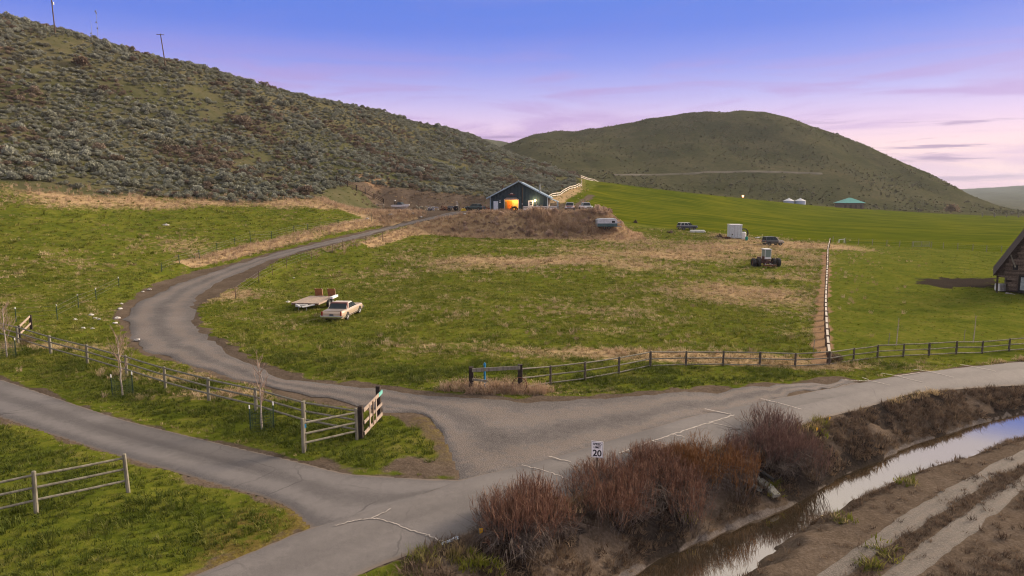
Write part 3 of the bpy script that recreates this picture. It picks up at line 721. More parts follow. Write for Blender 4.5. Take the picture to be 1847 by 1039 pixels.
X, Y, SC, nz_, nz2 = X[keep], Y[keep], SC[keep], nz_[keep], nz2[keep]; dry = zn['dry'][keep]; ec = ec[keep]
near_edge = sstep(1.2, .1, ec)
ov_ = sstep(30, 60, Y); pasture = sstep(-1, 1, X - np.interp(Y, [30, 45, 60, 155], [20, 21, 27.5, 70])) * sstep(44, 50, Y)
lush = np.clip(np.maximum(sstep(.02, .34, nz_ + .6 * nz2), .92 * sstep(46, 36, Y)) * (1 - .72 * sstep(40, 55, Y)) * (1 - near_edge) * (1 - .6 * pasture), 0, 1)
pk = (pasture < .5) | (rng.random(len(X)) < .5)
s_ = SC * (0.55 + .5 * rng.random(len(X)) + .9 * np.clip(nz_ + .15, 0, 1)) * (1 - .45 * near_edge) * (1 - .5 * pasture)
X, Y, SC, nz_, nz2, dry, near_edge, lush, ov_, pasture, s_ = [q[pk] for q in (X, Y, SC, nz_, nz2, dry, near_edge, lush, ov_, pasture, s_)]
put('meadow_grass', X, Y, H(X, Y) - .01, s_, 5, C_GRASS, 'short tussocky green and straw pasture grass covering the meadows', 'grass',
    {'tint': np.clip(dry + .25 * near_edge + ov_ * (1 - pasture) * np.clip(.13 - .6 * nz2, 0, .36), 0, 1), 'lush': lush}, .12, s_ * (1 - .3 * sstep(40, 60, Y)))

# ------------------------------------------------------------------ dead weeds
C_WEED = proto_col('weed_clump', [blade_mesh('weed%d' % i, M_WEED, 34, .26, .30, .75, .012, .45, 200 + i, 3, True) for i in range(4)])
def weeds(x, y, smin, smax):
    return x, y, rng.uniform(smin, smax, len(x))
WX, WY, WS = [], [], []
def addw(x, y, a, b): WX.append(x); WY.append(y); WS.append(rng.uniform(a, b, len(x)))
x_, y_ = jgrid(-90, 30, 44, 152, .62)
dd, t, sd = seg_dist(x_, y_, DRIVE_C[::2]); e = dd - DRIVE_W[np.clip(np.rint(t * 2).astype(int), 0, len(DRIVE_C) - 1)]; tf = t * 2 / len(DRIVE_C)
nn = fbm(x_ / 3, y_ / 3, 3, 151)
m = ((sd < 0) & (e > 1.3) & (e < 4.6 + 2 * nn) & (tf < .48) & (tf > .08)) | ((sd > 0) & (e > 1.0) & (e < 3.4 + 2 * nn) & (tf < .26)) | ((sd > 0) & (e > 1.2) & (e < 2.6 + 3 * nn) & (tf < .42) & (nn > .02))
addw(x_[m], y_[m], .55, 1.05)
x_, y_ = jgrid(-40, 30, 126, 146, .5); sd = poly_sd(x_, y_, PAD); nn = fbm(x_ / 4, y_ / 4, 3, 157)
m = (sd > .2) & (sd < 9 + 3 * nn) & (y_ < 146) & (rng.random(len(x_)) < .75) & (road_clear(x_, y_) > .6)
addw(x_[m], y_[m], .6, 1.25)
x_, y_ = jgrid(0, 20, 131, 147, .55); sd = poly_sd(x_, y_, PAD)
m = (sd > -1.2) & (sd < 6) & (x_ > 3) & (y_ < 145)
m &= rng.random(len(x_)) < .8
xx_, yy_ = x_[m], y_[m]; sp_ = poly_sd(xx_, yy_, PAD); WX.append(xx_); WY.append(yy_); WS.append((.55 + 1.1 * sstep(-.5, 3.0, sp_)) * rng.uniform(.7, 1.4, len(xx_)) * (1 + fbm(xx_ / 3, yy_ / 3, 2, 159)))
for (bx, by), sx, sy, a in DRY_BLOBS:
    k = int(min(900, max(30, sx * sy * 2.6 * a))); x_ = rng.normal(bx, sx * .55, k); y_ = rng.normal(by, sy * .55, k)
    m = (fbm(x_ / 4, y_ / 4, 3, 161) > -.12) & (road_clear(x_, y_) > .7)
    addw(x_[m], y_[m], .35, .75)
x_, y_ = jgrid(-110, -8, 84, 150, 1.1); ky, _ = knots(x_, y_); nn = fbm(x_ / 12, y_ / 12, 3, 81)
m = (np.abs(y_ - ky[4] - 1 - 4 * nn) < 4.5) & (rng.random(len(x_)) < np.clip(.7 + 1.2 * fbm(x_ / 16, y_ / 9, 3, 83), 0, 1)) & (x_ / y_ > -.8) & (poly_sd(x_, y_, PAD) > 9)
addw(x_[m], y_[m], .6, 1.2)
x_, y_ = jgrid(-5, 8, 33, 41, .22); d0 = np.hypot((x_ + .9) / 3.2, (y_ - ((-0.72, 36.63))[1]) / .7); m = (d0 < 1)
addw(x_[m], y_[m], .4, .95)
WX, WY, WS = map(np.concatenate, (WX, WY, WS))
put('dead_weeds', WX, WY, H(WX, WY) - .03, WS, 4, C_WEED, 'tall tan dead weeds lining the drive and the bank below the shop', 'weeds', None, .2)

M_SHRUB = leaf_mat('pale_dead_shrub', [(.2, (.26, .18, .13)), (.5, (.38, .28, .21)), (.85, (.50, .385, .30))], trans=.35)
C_SHRUB = proto_col('weed_shrub', [bush_mesh('weed_shrub%d' % i, M_SHRUB, 260, .8, 1.0, .16, 230 + i, 5) for i in range(3)])
x_, y_ = jgrid(-16, 22, 129, 146, 1.5, 1.0); sd = poly_sd(x_, y_, PAD); nn = fbm(x_ / 5, y_ / 5, 3, 163)
m = (sd > .8) & (sd < 7.5) & (y_ < 145) & (nn > -.12 - .25 * (x_ > 3)) & (road_clear(x_, y_) > 1.2) & (np.hypot(x_ - 17.5, y_ - 133) > 3.2)
put('bank_shrubs', x_[m], y_[m], H(x_[m], y_[m]) - .1, rng.uniform(.35, .95, m.sum()) * (1 + .35 * (x_[m] > 3)), 3, C_SHRUB, 'clumps of tall pinkish tan dead shrubs on the bank below the shop', 'shrubs', None, .2)
# ------------------------------------------------------------------ canal bank and track verge
C_BROWN = proto_col('brown_clump', [blade_mesh('brown%d' % i, M_BROWN, 40, .24, .08, .30, .014, .9, 300 + i) for i in range(4)])
x_, y_ = jgrid(-6, 50, 15, 52, .21)
dC, tC, sC = seg_dist(x_, y_, CANAL_C); eC = dC - CANAL_W[np.clip(np.rint(tC).astype(int), 0, len(CANAL_C) - 1)]
nn = fbm(x_ / 1.2, y_ / 1.2, 3, 171); er = road_clear(x_, y_)
m = (sC > 0) & (eC > .22) & (eC < 4.2) & (er > .12) & (nn > -.26) & (rng.random(len(x_)) < .8)
tr1 = [(7.12, 17.69), (11.48, 20.82), (16.66, 24.87), (23.20, 29.53), (34.32, 36.16)]
d1 = seg_dist(x_, y_, tr1)[0]
tr2 = [(9.93, 17.69), (13.70, 20.82), (17.47, 23.65), (21.23, 26.88), (31.27, 32.79)]
d2, _, s2 = seg_dist(x_, y_, tr2)
m2 = (sC < 0) & ((d1 < .28 + .3 * nn) | ((s2 < 0) & (nn > -.10) & (rng.random(len(x_)) < .8)) | ((eC < 1.2) & (eC > .25) & (nn > .05)) | (rng.random(len(x_)) < .05))
sc = np.where(m, rng.uniform(.7, 1.35, len(x_)), rng.uniform(.5, .95, len(x_)))
m = m | m2
put('bank_brush', x_[m], y_[m], H(x_[m], y_[m]) - .03, sc[m], 4, C_BROWN, 'low brown dead brush on the canal banks and along the track', 'brush', None, .3)
m = (sC > 0) & (eC > 2.2) & (eC < 4.6) & (er > .1) & (fbm(x_ / 2.5, y_ / 2.5, 3, 177) > .06)
k = np.nonzero(m)[0]; xs, ys = x_[k], y_[k]
ex = [(-2.58, 19.39), (-2.72, 19.16), (11.86, 21.46), (12.80, 22.17), (-1.08, 19.59), (-1.39, 19.20), (15.82, 33.73), (15.06, 32.62), (11.33, 28.14), (17.14, 28.03), (12.66, 24.69), (6.65, 25.26), (-0.73, 19.43)]
gx = np.concatenate([rng.normal(a, .22, 7) for a, b in ex]); gy = np.concatenate([rng.normal(b, .22, 7) for a, b in ex])
xs = np.r_[xs, gx]; ys = np.r_[ys, gy]; tn = np.r_[np.full(len(k), .75), rng.uniform(0, .5, len(gx))]
put('bank_grass', xs, ys, H(xs, ys) - .02, rng.uniform(1.0, 1.9, len(xs)), 5, C_GRASS, 'ragged straw and green grass on the canal bank top', 'grass', {'tint': tn, 'lush': np.zeros(len(xs))}, .25)

x_, y_ = jgrid(-48, 22, 160, 196, 1.0, 1.0); sd = poly_sd(x_, y_, PAD)
m = (sd > -2) & (sd < 13) & (rng.random(len(x_)) < .55)
put('cut_bank_brush', x_[m], y_[m], H(x_[m], y_[m]) - .05, rng.uniform(.8, 2.4, m.sum()), 4, C_BROWN, 'scattered brown brush on the cut bank behind the yard', 'brush', None, .3)
# ------------------------------------------------------------------ sagebrush hill
M_SAGEB = leaf_mat('brown_sage', [(.2, (.125, .094, .068)), (.5, (.18, .140, .102)), (.85, (.24, .195, .145))], trans=.12)
SAGE_MESH = [bush_mesh('sagebrush_%d' % i, M_SAGE if i < 5 else M_SAGEB, 620 if i < 5 else 420, .75, .74, .112, 400 + i, 5 + i % 3) for i in range(7)]
C_SAGE = proto_col('sage_bush', SAGE_MESH)
x_, y_ = jgrid(-215, 45, 86, 345, 1.18, 1.0)
ky, _ = knots(x_, y_); zs = zones(x_, y_)['sage']; u_ = x_ / y_ * 1231 + 923
nn = fbm(x_ / 9, y_ / 9, 3, 181); op = fbm(x_ / 22, y_ / 22, 3, 187)
m = (zs > .55) & (u_ > -90) & (u_ < 1060) & (y_ < ky[6] + 14) & (nn > -.46) & (op > -.62) & (poly_sd(x_, y_, PAD) > 8 + 3 * nn) & (rng.random(len(x_)) < .93)
m &= (y_ - ky[4] > 5 * sstep(350, 120, u_) + 3 * nn)
m &= ~((u_ > 905) & (y_ < 205) & (nn < .12))
m &= ~(x_ > np.interp(y_, [150, 176, 192, 212, 236, 262, 290, 330], [4, 5.5, 8.5, 14, 20.5, 26.5, 29, 45]) - 2.5)
x_, y_, nn, u_ = x_[m], y_[m], nn[m], u_[m]
s_ = np.exp(rng.normal(-.34, .32, len(x_))) * (1 + .5 * nn) * np.where(rng.random(len(x_)) < .06, 1.35, 1)
z_ = H(x_, y_) - .08
vis = np.where((u_ > 4) & (u_ < 1000), s_ / y_, 0)
order = np.argsort(-vis); big = order[:300]; rest = order[300:]
bn_ = fbm(x_ / 14, y_ / 8, 3, 199); pk_ = np.where(bn_ + rng.normal(0, .16, len(x_)) > .30, rng.integers(5, 7, len(x_)), rng.integers(0, 5, len(x_)))
k = rest; scatter('sagebrush_cover', np.c_[x_[k], y_[k], z_[k]], np.c_[rng.normal(0, .12, len(k)), rng.normal(0, .12, len(k)), rng.uniform(0, 6.28, len(k))], np.c_[s_[k], s_[k], s_[k] * rng.uniform(.75, 1.15, len(k))], pk_[k], C_SAGE, {}, 'grey green sagebrush covering the steep left hill', 'sagebrush')
for k in big:
    o = lk(bpy.data.objects.new('sagebrush', SAGE_MESH[int(pk_[k])]))
    o.location = (x_[k], y_[k], z_[k]); o.scale = (s_[k], s_[k], s_[k]); o.rotation_euler = (0, 0, rng.uniform(0, 6.28))
    if pk_[k] < 5: tag(o, 'rounded grey green sagebrush shrub on the lower slope of the left hill', 'sagebrush', 'sagebrush shrubs on the left hill')
    else: tag(o, 'dead brown sagebrush shrub among the grey ones on the lower left hill', 'sagebrush', 'brown sagebrush shrubs on the left hill')
x_, y_ = jgrid(-215, 45, 86, 345, 2.0, 1.0); ky, _ = knots(x_, y_); u_ = x_ / y_ * 1231 + 923
m = ((y_ > ky[4] - 2) | (zones(x_, y_)['sage'] > .3)) & (u_ > -80) & (u_ < 1060) & (y_ < ky[6] + 8) & (poly_sd(x_, y_, PAD) > 4)
x_, y_ = x_[m], y_[m]
put('hill_grass', x_, y_, H(x_, y_) - .02, rng.uniform(1.0, 2.1, len(x_)), 5, C_GRASS, 'thin olive and straw grass between the sagebrush on the left hill', 'grass', {'tint': np.clip(.30 + 1.2 * fbm(x_ / 20, y_ / 20, 3, 197), 0, 1), 'lush': rng.uniform(.4, 1.0, len(x_))}, .15)
# scrub on the round hill behind
SCRUB = [bush_mesh('scrub_%d' % i, M_SCRUB, 60, 1.0, .7, .5, 500 + i, 4) for i in range(3)]
C_SCRUB = proto_col('scrub_bush', SCRUB)
x_, y_ = jgrid(-60, 560, 420, 900, 3.6, 1.0); ky, _ = knots(x_, y_); u_ = x_ / y_ * 1231 + 923
nn = fbm(x_ / 40, y_ / 40, 4, 191)
m = (u_ > 840) & (u_ < 1900) & (y_ > ky[8] + 5) & (y_ < ky[10] + 30) & (nn + rng.normal(0, .25, len(x_)) > .08)
x_, y_ = x_[m], y_[m]
put('hill_scrub', x_, y_, H(x_, y_) - .15, rng.uniform(.3, .8, len(x_)) * np.where(rng.random(len(x_)) < .04, 1.8, 1), 3, C_SCRUB, 'sparse dark scrub dotted over the round hill', 'scrub', None, .1)

# ------------------------------------------------------------------ mesh builder for made things
class Mb:
    def __init__(s): s.v = []; s.f = []; s.mi = []
    def _add(s, V, Fc, mi=0):
        k = len(s.v); s.v += [tuple(map(float, p)) for p in V]; s.f += [tuple(i + k for i in q) for q in Fc]; s.mi += [mi] * len(Fc); return s
    def box(s, c_, d, rz=0.0, mi=0, rx=0.0, ry=0.0, taper=1.0):
        h = [q / 2 for q in d]; M = Euler((rx, ry, rz)).to_matrix(); P = []
        for z in (-1, 1):
            k = taper if z > 0 else 1
            for x, y in ((-1, -1), (1, -1), (1, 1), (-1, 1)): P.append(M @ Vector((x * h[0] * k, y * h[1] * k, z * h[2])) + Vector(c_))
        return s._add(P, [(0, 3, 2, 1), (4, 5, 6, 7), (0, 1, 5, 4), (1, 2, 6, 5), (2, 3, 7, 6), (3, 0, 4, 7)], mi)
    def beam(s, a, b, w, h, mi=0):
        a, b = Vector(a), Vector(b); d = (b - a).normalized(); sd = d.cross(Vector((0, 0, 1)))
        if sd.length < 1e-4: sd = Vector((1, 0, 0))
        sd.normalize(); up = sd.cross(d); P = []
        for e in (a, b):
            for i, j in ((-1, -1), (1, -1), (1, 1), (-1, 1)): P.append(e + sd * (i * w / 2) + up * (j * h / 2))
        return s._add(P, [(0, 1, 2, 3), (4, 7, 6, 5), (0, 4, 5, 1), (1, 5, 6, 2), (2, 6, 7, 3), (3, 7, 4, 0)], mi)
    def tube(s, a, b, r0, r1=None, n=8, cap=True, mi=0):
        r1 = r0 if r1 is None else r1; a, b = Vector(a), Vector(b); d = (b - a).normalized(); x = d.orthogonal().normalized(); y = d.cross(x); P = []
        for e, r in ((a, r0), (b, r1)):
            for i in range(n): t = 6.28318 * i / n; P.append(e + x * math.cos(t) * r + y * math.sin(t) * r)
        Fc = [(i, (i + 1) % n, n + (i + 1) % n, n + i) for i in range(n)]
        if cap: Fc += [tuple(range(n - 1, -1, -1)), tuple(range(n, 2 * n))]
        return s._add(P, Fc, mi)
    def path(s, pts, r0, r1, n=6, mi=0):
        for i in range(len(pts) - 1):
            t0 = i / (len(pts) - 1); t1 = (i + 1) / (len(pts) - 1)
            s.tube(pts[i], pts[i + 1], r0 + (r1 - r0) * t0, r0 + (r1 - r0) * t1, n, i in (0, len(pts) - 2), mi)
        return s
    def extrude(s, prof, y0, y1, mi=0, axis='y', inset=0.0, caps=True):
        """closed profile in (x,z) pushed along y; inset narrows the far ends' outline for a rounded look"""
        n = len(prof); P = []
        for y in (y0, y1):
            for x, z in prof: P.append((x, y, z) if axis == 'y' else (y, x, z))
        Fc = [(i, (i + 1) % n, n + (i + 1) % n, n + i) for i in range(n)]
        if caps: Fc += [tuple(range(n)), tuple(range(2 * n - 1, n - 1, -1))]
        return s._add(P, Fc, mi)
    def loft(s, rings, mi=0, caps=True):
        n = len(rings[0]); P = [p for r in rings for p in r]; Fc = []
        for k in range(len(rings) - 1):
            for i in range(n): Fc.append((k * n + i, k * n + (i + 1) % n, (k + 1) * n + (i + 1) % n, (k + 1) * n + i))
        if caps: Fc += [tuple(range(n - 1, -1, -1)), tuple(range((len(rings) - 1) * n, len(rings) * n))]
        return s._add(P, Fc, mi)
    def quad(s, *P, mi=0): return s._add(P, [tuple(range(len(P)))], mi)
    def wheel(s, c_, r, w, n=16, mi=0, axis='y'):
        P = []; prof = [(.55, -.5), (.92, -.5), (1, -.35), (1, .35), (.92, .5), (.55, .5)]
        for i in range(n):
            t = 6.28318 * i / n
            for q, o in prof:
                p = (math.cos(t) * r * q, o * w, math.sin(t) * r * q) if axis == 'y' else (o * w, math.cos(t) * r * q, math.sin(t) * r * q)
                P.append([p[j] + c_[j] for j in range(3)])
        m = len(prof); Fc = [(i * m + j, i * m + (j + 1) % m, ((i + 1) % n) * m + (j + 1) % m, ((i + 1) % n) * m + j) for i in range(n) for j in range(m)]
        return s._add(P, Fc, mi)
    def mesh(s, name, mats, smooth=False, bevel=0.0, fix=True):
        me = bpy.data.meshes.new(name); me.from_pydata(s.v, [], s.f)
        for m in (mats if isinstance(mats, (list, tuple)) else [mats]): me.materials.append(m)
        me.polygons.foreach_set('material_index', s.mi)
        if fix or bevel:
            bm = bmesh.new(); bm.from_mesh(me); bmesh.ops.recalc_face_normals(bm, faces=bm.faces)
            if bevel: bmesh.ops.bevel(bm, geom=[e for e in bm.edges if e.is_manifold and e.calc_face_angle(0) > .5], offset=bevel, segments=2, affect='EDGES', profile=.6)
            bm.to_mesh(me); bm.free()
        if smooth: me.polygons.foreach_set('use_smooth', [True] * len(me.polygons))
        me.update(); return me
    def build(s, name, mats, parent=None, loc=None, rz=None, smooth=False, bevel=0.0):
        o = lk(bpy.data.objects.new(name, s.mesh(name, mats, smooth, bevel)), parent)
        if loc is not None: o.location = loc
        if rz is not None: o.rotation_euler = (0, 0, rz)
        return o
def thing(name, label, cat, xy, rz=0.0, group=None, dz=0.0, z=None):
    o = lk(bpy.data.objects.new(name, None)); zz = h1(*xy) if z is None else z
    o.location = (xy[0], xy[1], zz + dz); o.rotation_euler = (0, 0, rz); o.empty_display_size = .3
    return tag(o, label, cat, group)

# ------------------------------------------------------------------ materials of made things
W_GREY = simple('weathered_wood', (.245, .228, .172), (.14, .13, .096), 6, .85, bump=.3, stretch=(1, 1, .25))
W_POST = simple('brown_grey_post', (.11, .092, .070), (.06, .05, .04), 6, .9, bump=.3)
W_DARK = simple('dark_wood', (.050, .036, .028), (.022, .017, .014), 6, .9, bump=.3)
W_BROWN = simple('brown_wood', (.13, .085, .055), (.06, .042, .03), 7, .9, bump=.3)
W_PINK = simple('bleached_board', (.36, .285, .225), (.24, .19, .155), 6, .85, bump=.3)
W_PALE = simple('pale_rail', (.56, .50, .41), (.38, .34, .28), 5, .8)
STEEL = simple('grey_steel', (.34, .35, .36), (.22, .22, .22), 4, .45, .7)
RUST = simple('rust', (.16, .065, .035), (.07, .04, .03), 5, .9)
WHITE = simple('white_paint', (.74, .74, .73), (.60, .60, .58), 3, .5)
BLUE = simple('blue_paint', (.02, .24, .46), (.02, .16, .34), 3, .5)
TEAL = simple('teal_paint', (.16, .46, .40), (.10, .34, .30), 3, .6)
BLACK = simple('black_rubber', (.022, .022, .022), (.035, .032, .03), 8, .85)
GREEN_M = simple('green_metal', (.015, .05, .03), (.02, .035, .02), 4, .6)

def rail_fence(label, posts, rails, pw, rail_r, pm, rm, heights, square=False, cat='fence', name='rail_fence', group=None, ends=(0, 0)):
    """posts: (x,y); rails: fractions of the post height"""
    root = thing(name, label, cat, posts[0], group=group); R0 = root.location
    P = [Vector((x, y, h1(x, y))) - R0 for x, y in posts]
    hs = heights if isinstance(heights, list) else [heights] * len(P)
    for k, (p, h) in enumerate(zip(P, hs)):
        b = Mb(); tl = Vector((rng.normal(0, .012), rng.normal(0, .012), 1)) * h; w = pw * rng.uniform(.9, 1.12)
        if square: b.beam(p - Vector((0, 0, .15)), p + tl, w * 2, w * 2)
        else: b.tube(p - Vector((0, 0, .15)), p + tl * .985, w, w * .94, 9).tube(p + tl * .985, p + tl, w * .94, w * .6, 9)
        b.build('post', pm, root, bevel=0)
    for i in range(len(P) - 1):
        for f in rails:
            a = P[i] + Vector((0, 0, hs[i] * f + rng.normal(0, .012))); c_ = P[i + 1] + Vector((0, 0, hs[i + 1] * f + rng.normal(0, .012)))
            b = Mb(); d = (c_ - a).normalized()
            if square: b.beam(a + d * pw * (.9 if pw < .12 else 2.6), c_ - d * pw * (.9 if pw < .12 else 2.6), rail_r * (.7 if pw < .12 else 1.3), rail_r * 2.4 if pw < .12 else .035)
            else:
                mid = (a + c_) / 2 - Vector((0, 0, rng.uniform(0, .015))); b.tube(a, mid, rail_r, rail_r * .97, 7).tube(mid, c_, rail_r * .97, rail_r * .93, 7)
            b.build('rail', rm, root)
    return root

# near fence, lower left
rail_fence('weathered three-rail wooden fence ending on the lawn below the side lane', [(-20.05, 18.90), (-18.10, 20.30), (-15.96, 21.67), (-13.82, 23.37)], (.31, .61, .90), .075, .045, W_GREY, W_GREY, 1.47)
# long fence between the drive and the lane
rail_fence('long three-rail wooden fence between the gravel drive and the side lane',
           [(-46.20, 54.65), (-40.51, 51.23), (-35.74, 48.41), (-31.24, 45.23), (-26.97, 42.31), (-22.97, 39.63), (-19.35, 37.03), (-15.95, 34.79), (-12.73, 32.81), (-9.71, 30.75), (-6.85, 29.19)], (.30, .62, .93), .085, .05, W_GREY, W_GREY, [1.25] * 8 + [1.28, 1.3, 1.35])
rail_fence('short three-rail wing fence with a tall blue-banded post beside the wooden gate', [(-8.75, 27.49), (-6.86, 29.02)], (.28, .55, .86), .075, .05, W_GREY, W_GREY, [1.5, 1.45])
tp = thing('tall_post', 'tall grey wooden post with a blue band by the lane', 'post', (-8.78, 27.74))
Mb().tube((0, 0, -.2), (0, 0, 2.15), .085, .075, 10).build('shaft', W_GREY, tp)
Mb().tube((0, 0, 1.02), (0, 0, 1.2), .098, .096, 10).build('band', BLUE, tp)
# wooden gate panel
ga, gb = Vector((*(-6.70, 29.19), 0)), Vector((*(-6.38, 31.61), 0)); gv = gb - ga; gl = gv.length
gt = thing('wooden_gate', 'reddish wooden plank gate with a teal painted rail end standing open', 'gate', tuple(ga[:2]), math.atan2(gv.y, gv.x))
Mb().beam((0, 0, -.2), (0, 0, 1.5), .18, .18).build('post', W_DARK, gt); Mb().beam((gl, 0, -.2), (gl, 0, 1.72), .20, .20).build('post', W_DARK, gt)
for z_, w_ in ((1.28, .17), (.72, .13), (.22, .16)): Mb().beam((.05, -.13, z_), (gl - (.36 if z_ > 1 else -.08), -.13, z_ + .10), .045, w_).build('board', W_PINK, gt)
Mb().beam((gl - .36, -.13, 1.36), (gl + .16, -.13, 1.40), .05, .17).build('painted_end', TEAL, gt)
for f in (.30, .48, .66): Mb().beam((gl * f, -.16, .25), (gl * f, -.16, 1.36), .12, .03).build('upright', W_PINK if f != .48 else W_BROWN, gt)
# brace at the far left
rail_fence('short wooden fence brace with a dark end post behind the long fence', [(-35.88, 48.78), (-37.71, 52.61)], (.45, .92), .09, .06, W_DARK, W_PINK, [1.2, 1.2], True, name='fence_brace')
# fence along the road, right
RP = [(0.51, 36.97), (2.22, 38.26), (4.33, 39.41), (6.58, 40.95), (8.85, 42.59), (11.35, 43.48), (13.96, 44.05), (16.50, 44.38), (19.12, 44.97), (21.68, 45.56), (23.92, 46.71), (26.04, 47.54), (28.18, 48.07), (30.36, 48.60), (32.79, 49.29), (35.18, 49.96), (37.65, 50.62), (40.31, 51.29), (43.20, 51.97)]
rail_fence('long three-rail wooden fence along the road at the foot of the meadow', RP, (.10, .52, .93), .075, .045, W_POST, W_GREY, [1.25, 1.15, 1.13, 1.08, 1.05] + [1.0] * 14)
# gate frame with blue pipe
gf = thing('gate_frame', 'dark two-post timber gate frame with one heavy grey top beam', 'gate', (-2.24, 36.46)); q = Vector((*(0.45, 36.96), 0)) - gf.location; q.z = 0
Mb().beam((0, 0, -.2), (0, 0, 1.34), .24, .24).build('post', W_DARK, gf); Mb().beam(q + Vector((0, 0, -.2)), q + Vector((0, 0, 1.36)), .26, .26).build('post', W_DARK, gf)
Mb().beam((.06, -.16, 1.2), q + Vector((0, -.16, 1.22)), .06, .2).build('beam', W_GREY, gf)
Mb().beam((.06, -.14, .68), q * .33 + Vector((0, -.14, .54)), .05, .12).build('broken_rail', W_GREY, gf)
bp = thing('blue_pipe', 'bright blue upright pipe standing inside the dark gate frame', 'pipe', (-1.51, 36.86))
Mb().tube((0, 0, -.1), (0, 0, 1.42), .055, .055, 10).tube((0, 0, 1.42), (0, 0, 1.5), .035, .035, 8).build('shaft', BLUE, bp); Mb().tube((0, 0, 1.35), (0, 0, 1.43), .075, .075, 10).build('cap', BLUE, bp)
wh = thing('wagon_wheel', 'rusty iron wheel hoop leaning on the dark gate post', 'wheel', (0.41, 36.64))
m = Mb(); rr = .40
for i in range(28):
    t0, t1 = 6.2832 * i / 28, 6.2832 * (i + 1) / 28
    m.tube((math.cos(t0) * rr, -.12 - .1 * (1 - math.sin(t0)), .42 + math.sin(t0) * rr), (math.cos(t1) * rr, -.12 - .1 * (1 - math.sin(t1)), .42 + math.sin(t1) * rr), .022, .022, 6, False)
m.build('hoop', RUST, wh)
# fence seen end-on, running up the meadow edge
EP = resample([(21.89, 46.02), (22.87, 48.31), (26.32, 56.15), (31.02, 66.65), (37.93, 81.65), (49.32, 106.27), (60.72, 130.97), (72.61, 155.85)], 44)
rail_fence('pale rail fence running straight up the meadow edge from the road', [tuple(map(float, p)) for p in EP], (.93,), .125, .13, W_BROWN, W_PALE, [.85 + .04 * math.sin(i * 1.3) for i in range(44)], True)
HP = resample([(5.5, 176), (8.5, 192), (14, 212), (20.5, 236), (26.5, 262), (29, 290), (33, 306), (40, 318)], 26)
rail_fence('pale rail fence climbing over the ridge behind the shop', [tuple(map(float, p)) for p in HP], (.45, .95), .07, .11, W_BROWN, W_PALE, 1.25, True)
# dark fence on the cut slope
rail_fence('dark three-rail wooden fence stepping down the brushy slope', [(-42.12, 165.89), (-38.67, 162.36), (-37.08, 164.46), (-35.57, 167.17), (-33.90, 169.40), (-31.86, 170.71)], (.35, .65, .95), .10, .07, W_DARK, W_BROWN, 1.35, True)
# wire fences
def wire_fence(label, pts, hs, pm=GREEN_M, pr=.035, wires=(.35, .65, .92), top=None):
    root = thing('wire_fence', label, 'fence', pts[0]); R0 = root.location
    P = [Vector((x, y, h1(x, y))) - R0 for x, y in pts]
    for p, h in zip(P, hs):
        Mb().tube(p - Vector((0, 0, .1)), p + Vector((rng.normal(0, .03), rng.normal(0, .03), h)), pr, pr, 6).build('post', pm, root)
        if top: Mb().tube(p + Vector((0, 0, h - .12)), p + Vector((0, 0, h + .02)), pr * 1.3, pr * 1.3, 6).build('post_tip', top, root)
    for i in range(len(P) - 1):
        for w in wires: Mb().tube(P[i] + Vector((0, 0, hs[i] * w)), P[i + 1] + Vector((0, 0, hs[i + 1] * w)), .006, .006, 4, False).build('wire', STEEL, root)
    return root
wire_fence('thin steel post wire fence along the inner edge of the gravel drive', [(-28.11, 68.63), (-29.93, 80.04), (-30.52, 86.40), (-30.41, 91.73), (-29.74, 95.79), (-29.07, 98.65), (-28.28, 101.37), (-27.32, 103.73), (-26.36, 106.24), (-25.32, 108.67), (-24.05, 112.29), (-22.34, 117.83)], [1.3, 1.35, 1.3, 1.35, 1.5, 1.3, 1.4, 1.3, 1.6, 1.6, 1.5, 1.5], W_BROWN, .04)
wire_fence('thin green post wire fence on the grass slope above the drive', [(-43.06, 83.44), (-43.08, 88.07), (-42.34, 92.18), (-42.00, 97.10), (-41.29, 101.68), (-39.91, 104.17), (-38.23, 108.64), (-36.33, 114.14), (-35.01, 117.23), (-31.25, 123.06), (-27.19, 132.54)], [1.1, 1.2, 1.2, 1.2, 1.1, 1.8, 1.2, 1.2, 1.0, 1.2, 1.6], GREEN_M, .05)
wire_fence('thin green post wire fence crossing the lower left meadow', [(-44.15, 53.77), (-40.85, 55.36), (-38.32, 56.66), (-39.41, 61.24), (-40.13, 65.15), (-41.57, 71.56)], [1.2, 1.2, 1.3, 1.3, 1.15, 1.1], GREEN_M, .035, top=WHITE)
FP = [(71.99, 153.16), (74.64, 152.69), (76.76, 151.22), (79.01, 149.63), (81.31, 148.05), (83.20, 146.48), (85.47, 145.66)]
wire_fence('grey wire fence between pasture and crop field left of the tube gate', FP, [1.35] * 7, W_GREY, .07)
wire_fence('grey wire fence between pasture and crop field behind the old barn', [(89.24, 145.22), (90.48, 143.04), (92.61, 141.65), (94.79, 140.25), (96.64, 138.78), (98.68, 137.35), (100.47, 135.36), (104.09, 133.62)], [1.35] * 8, W_GREY, .07)
A_, B_ = Vector((*(85.61, 145.69), 0)), Vector((*(88.54, 144.46), 0)); L_ = (B_ - A_).length
tg = thing('tube_gate', 'grey steel tube gate in the far pasture fence', 'gate', tuple(A_[:2]), math.atan2(*(B_ - A_).yx))
for z_ in (.25, .5, .75, 1.0, 1.25): Mb().tube((0.1, 0, z_), (L_ - .1, 0, z_), .035, .035, 6).build('bar', STEEL, tg)
for f in (.03, .5, .97): Mb().tube((L_ * f, 0, .2), (L_ * f, 0, 1.3), .04, .04, 6).build('upright', STEEL, tg)
wf = thing('pipe_stand', 'small white pipe frame on the grass at the pasture corner', 'frame', (73.61, 153.67))
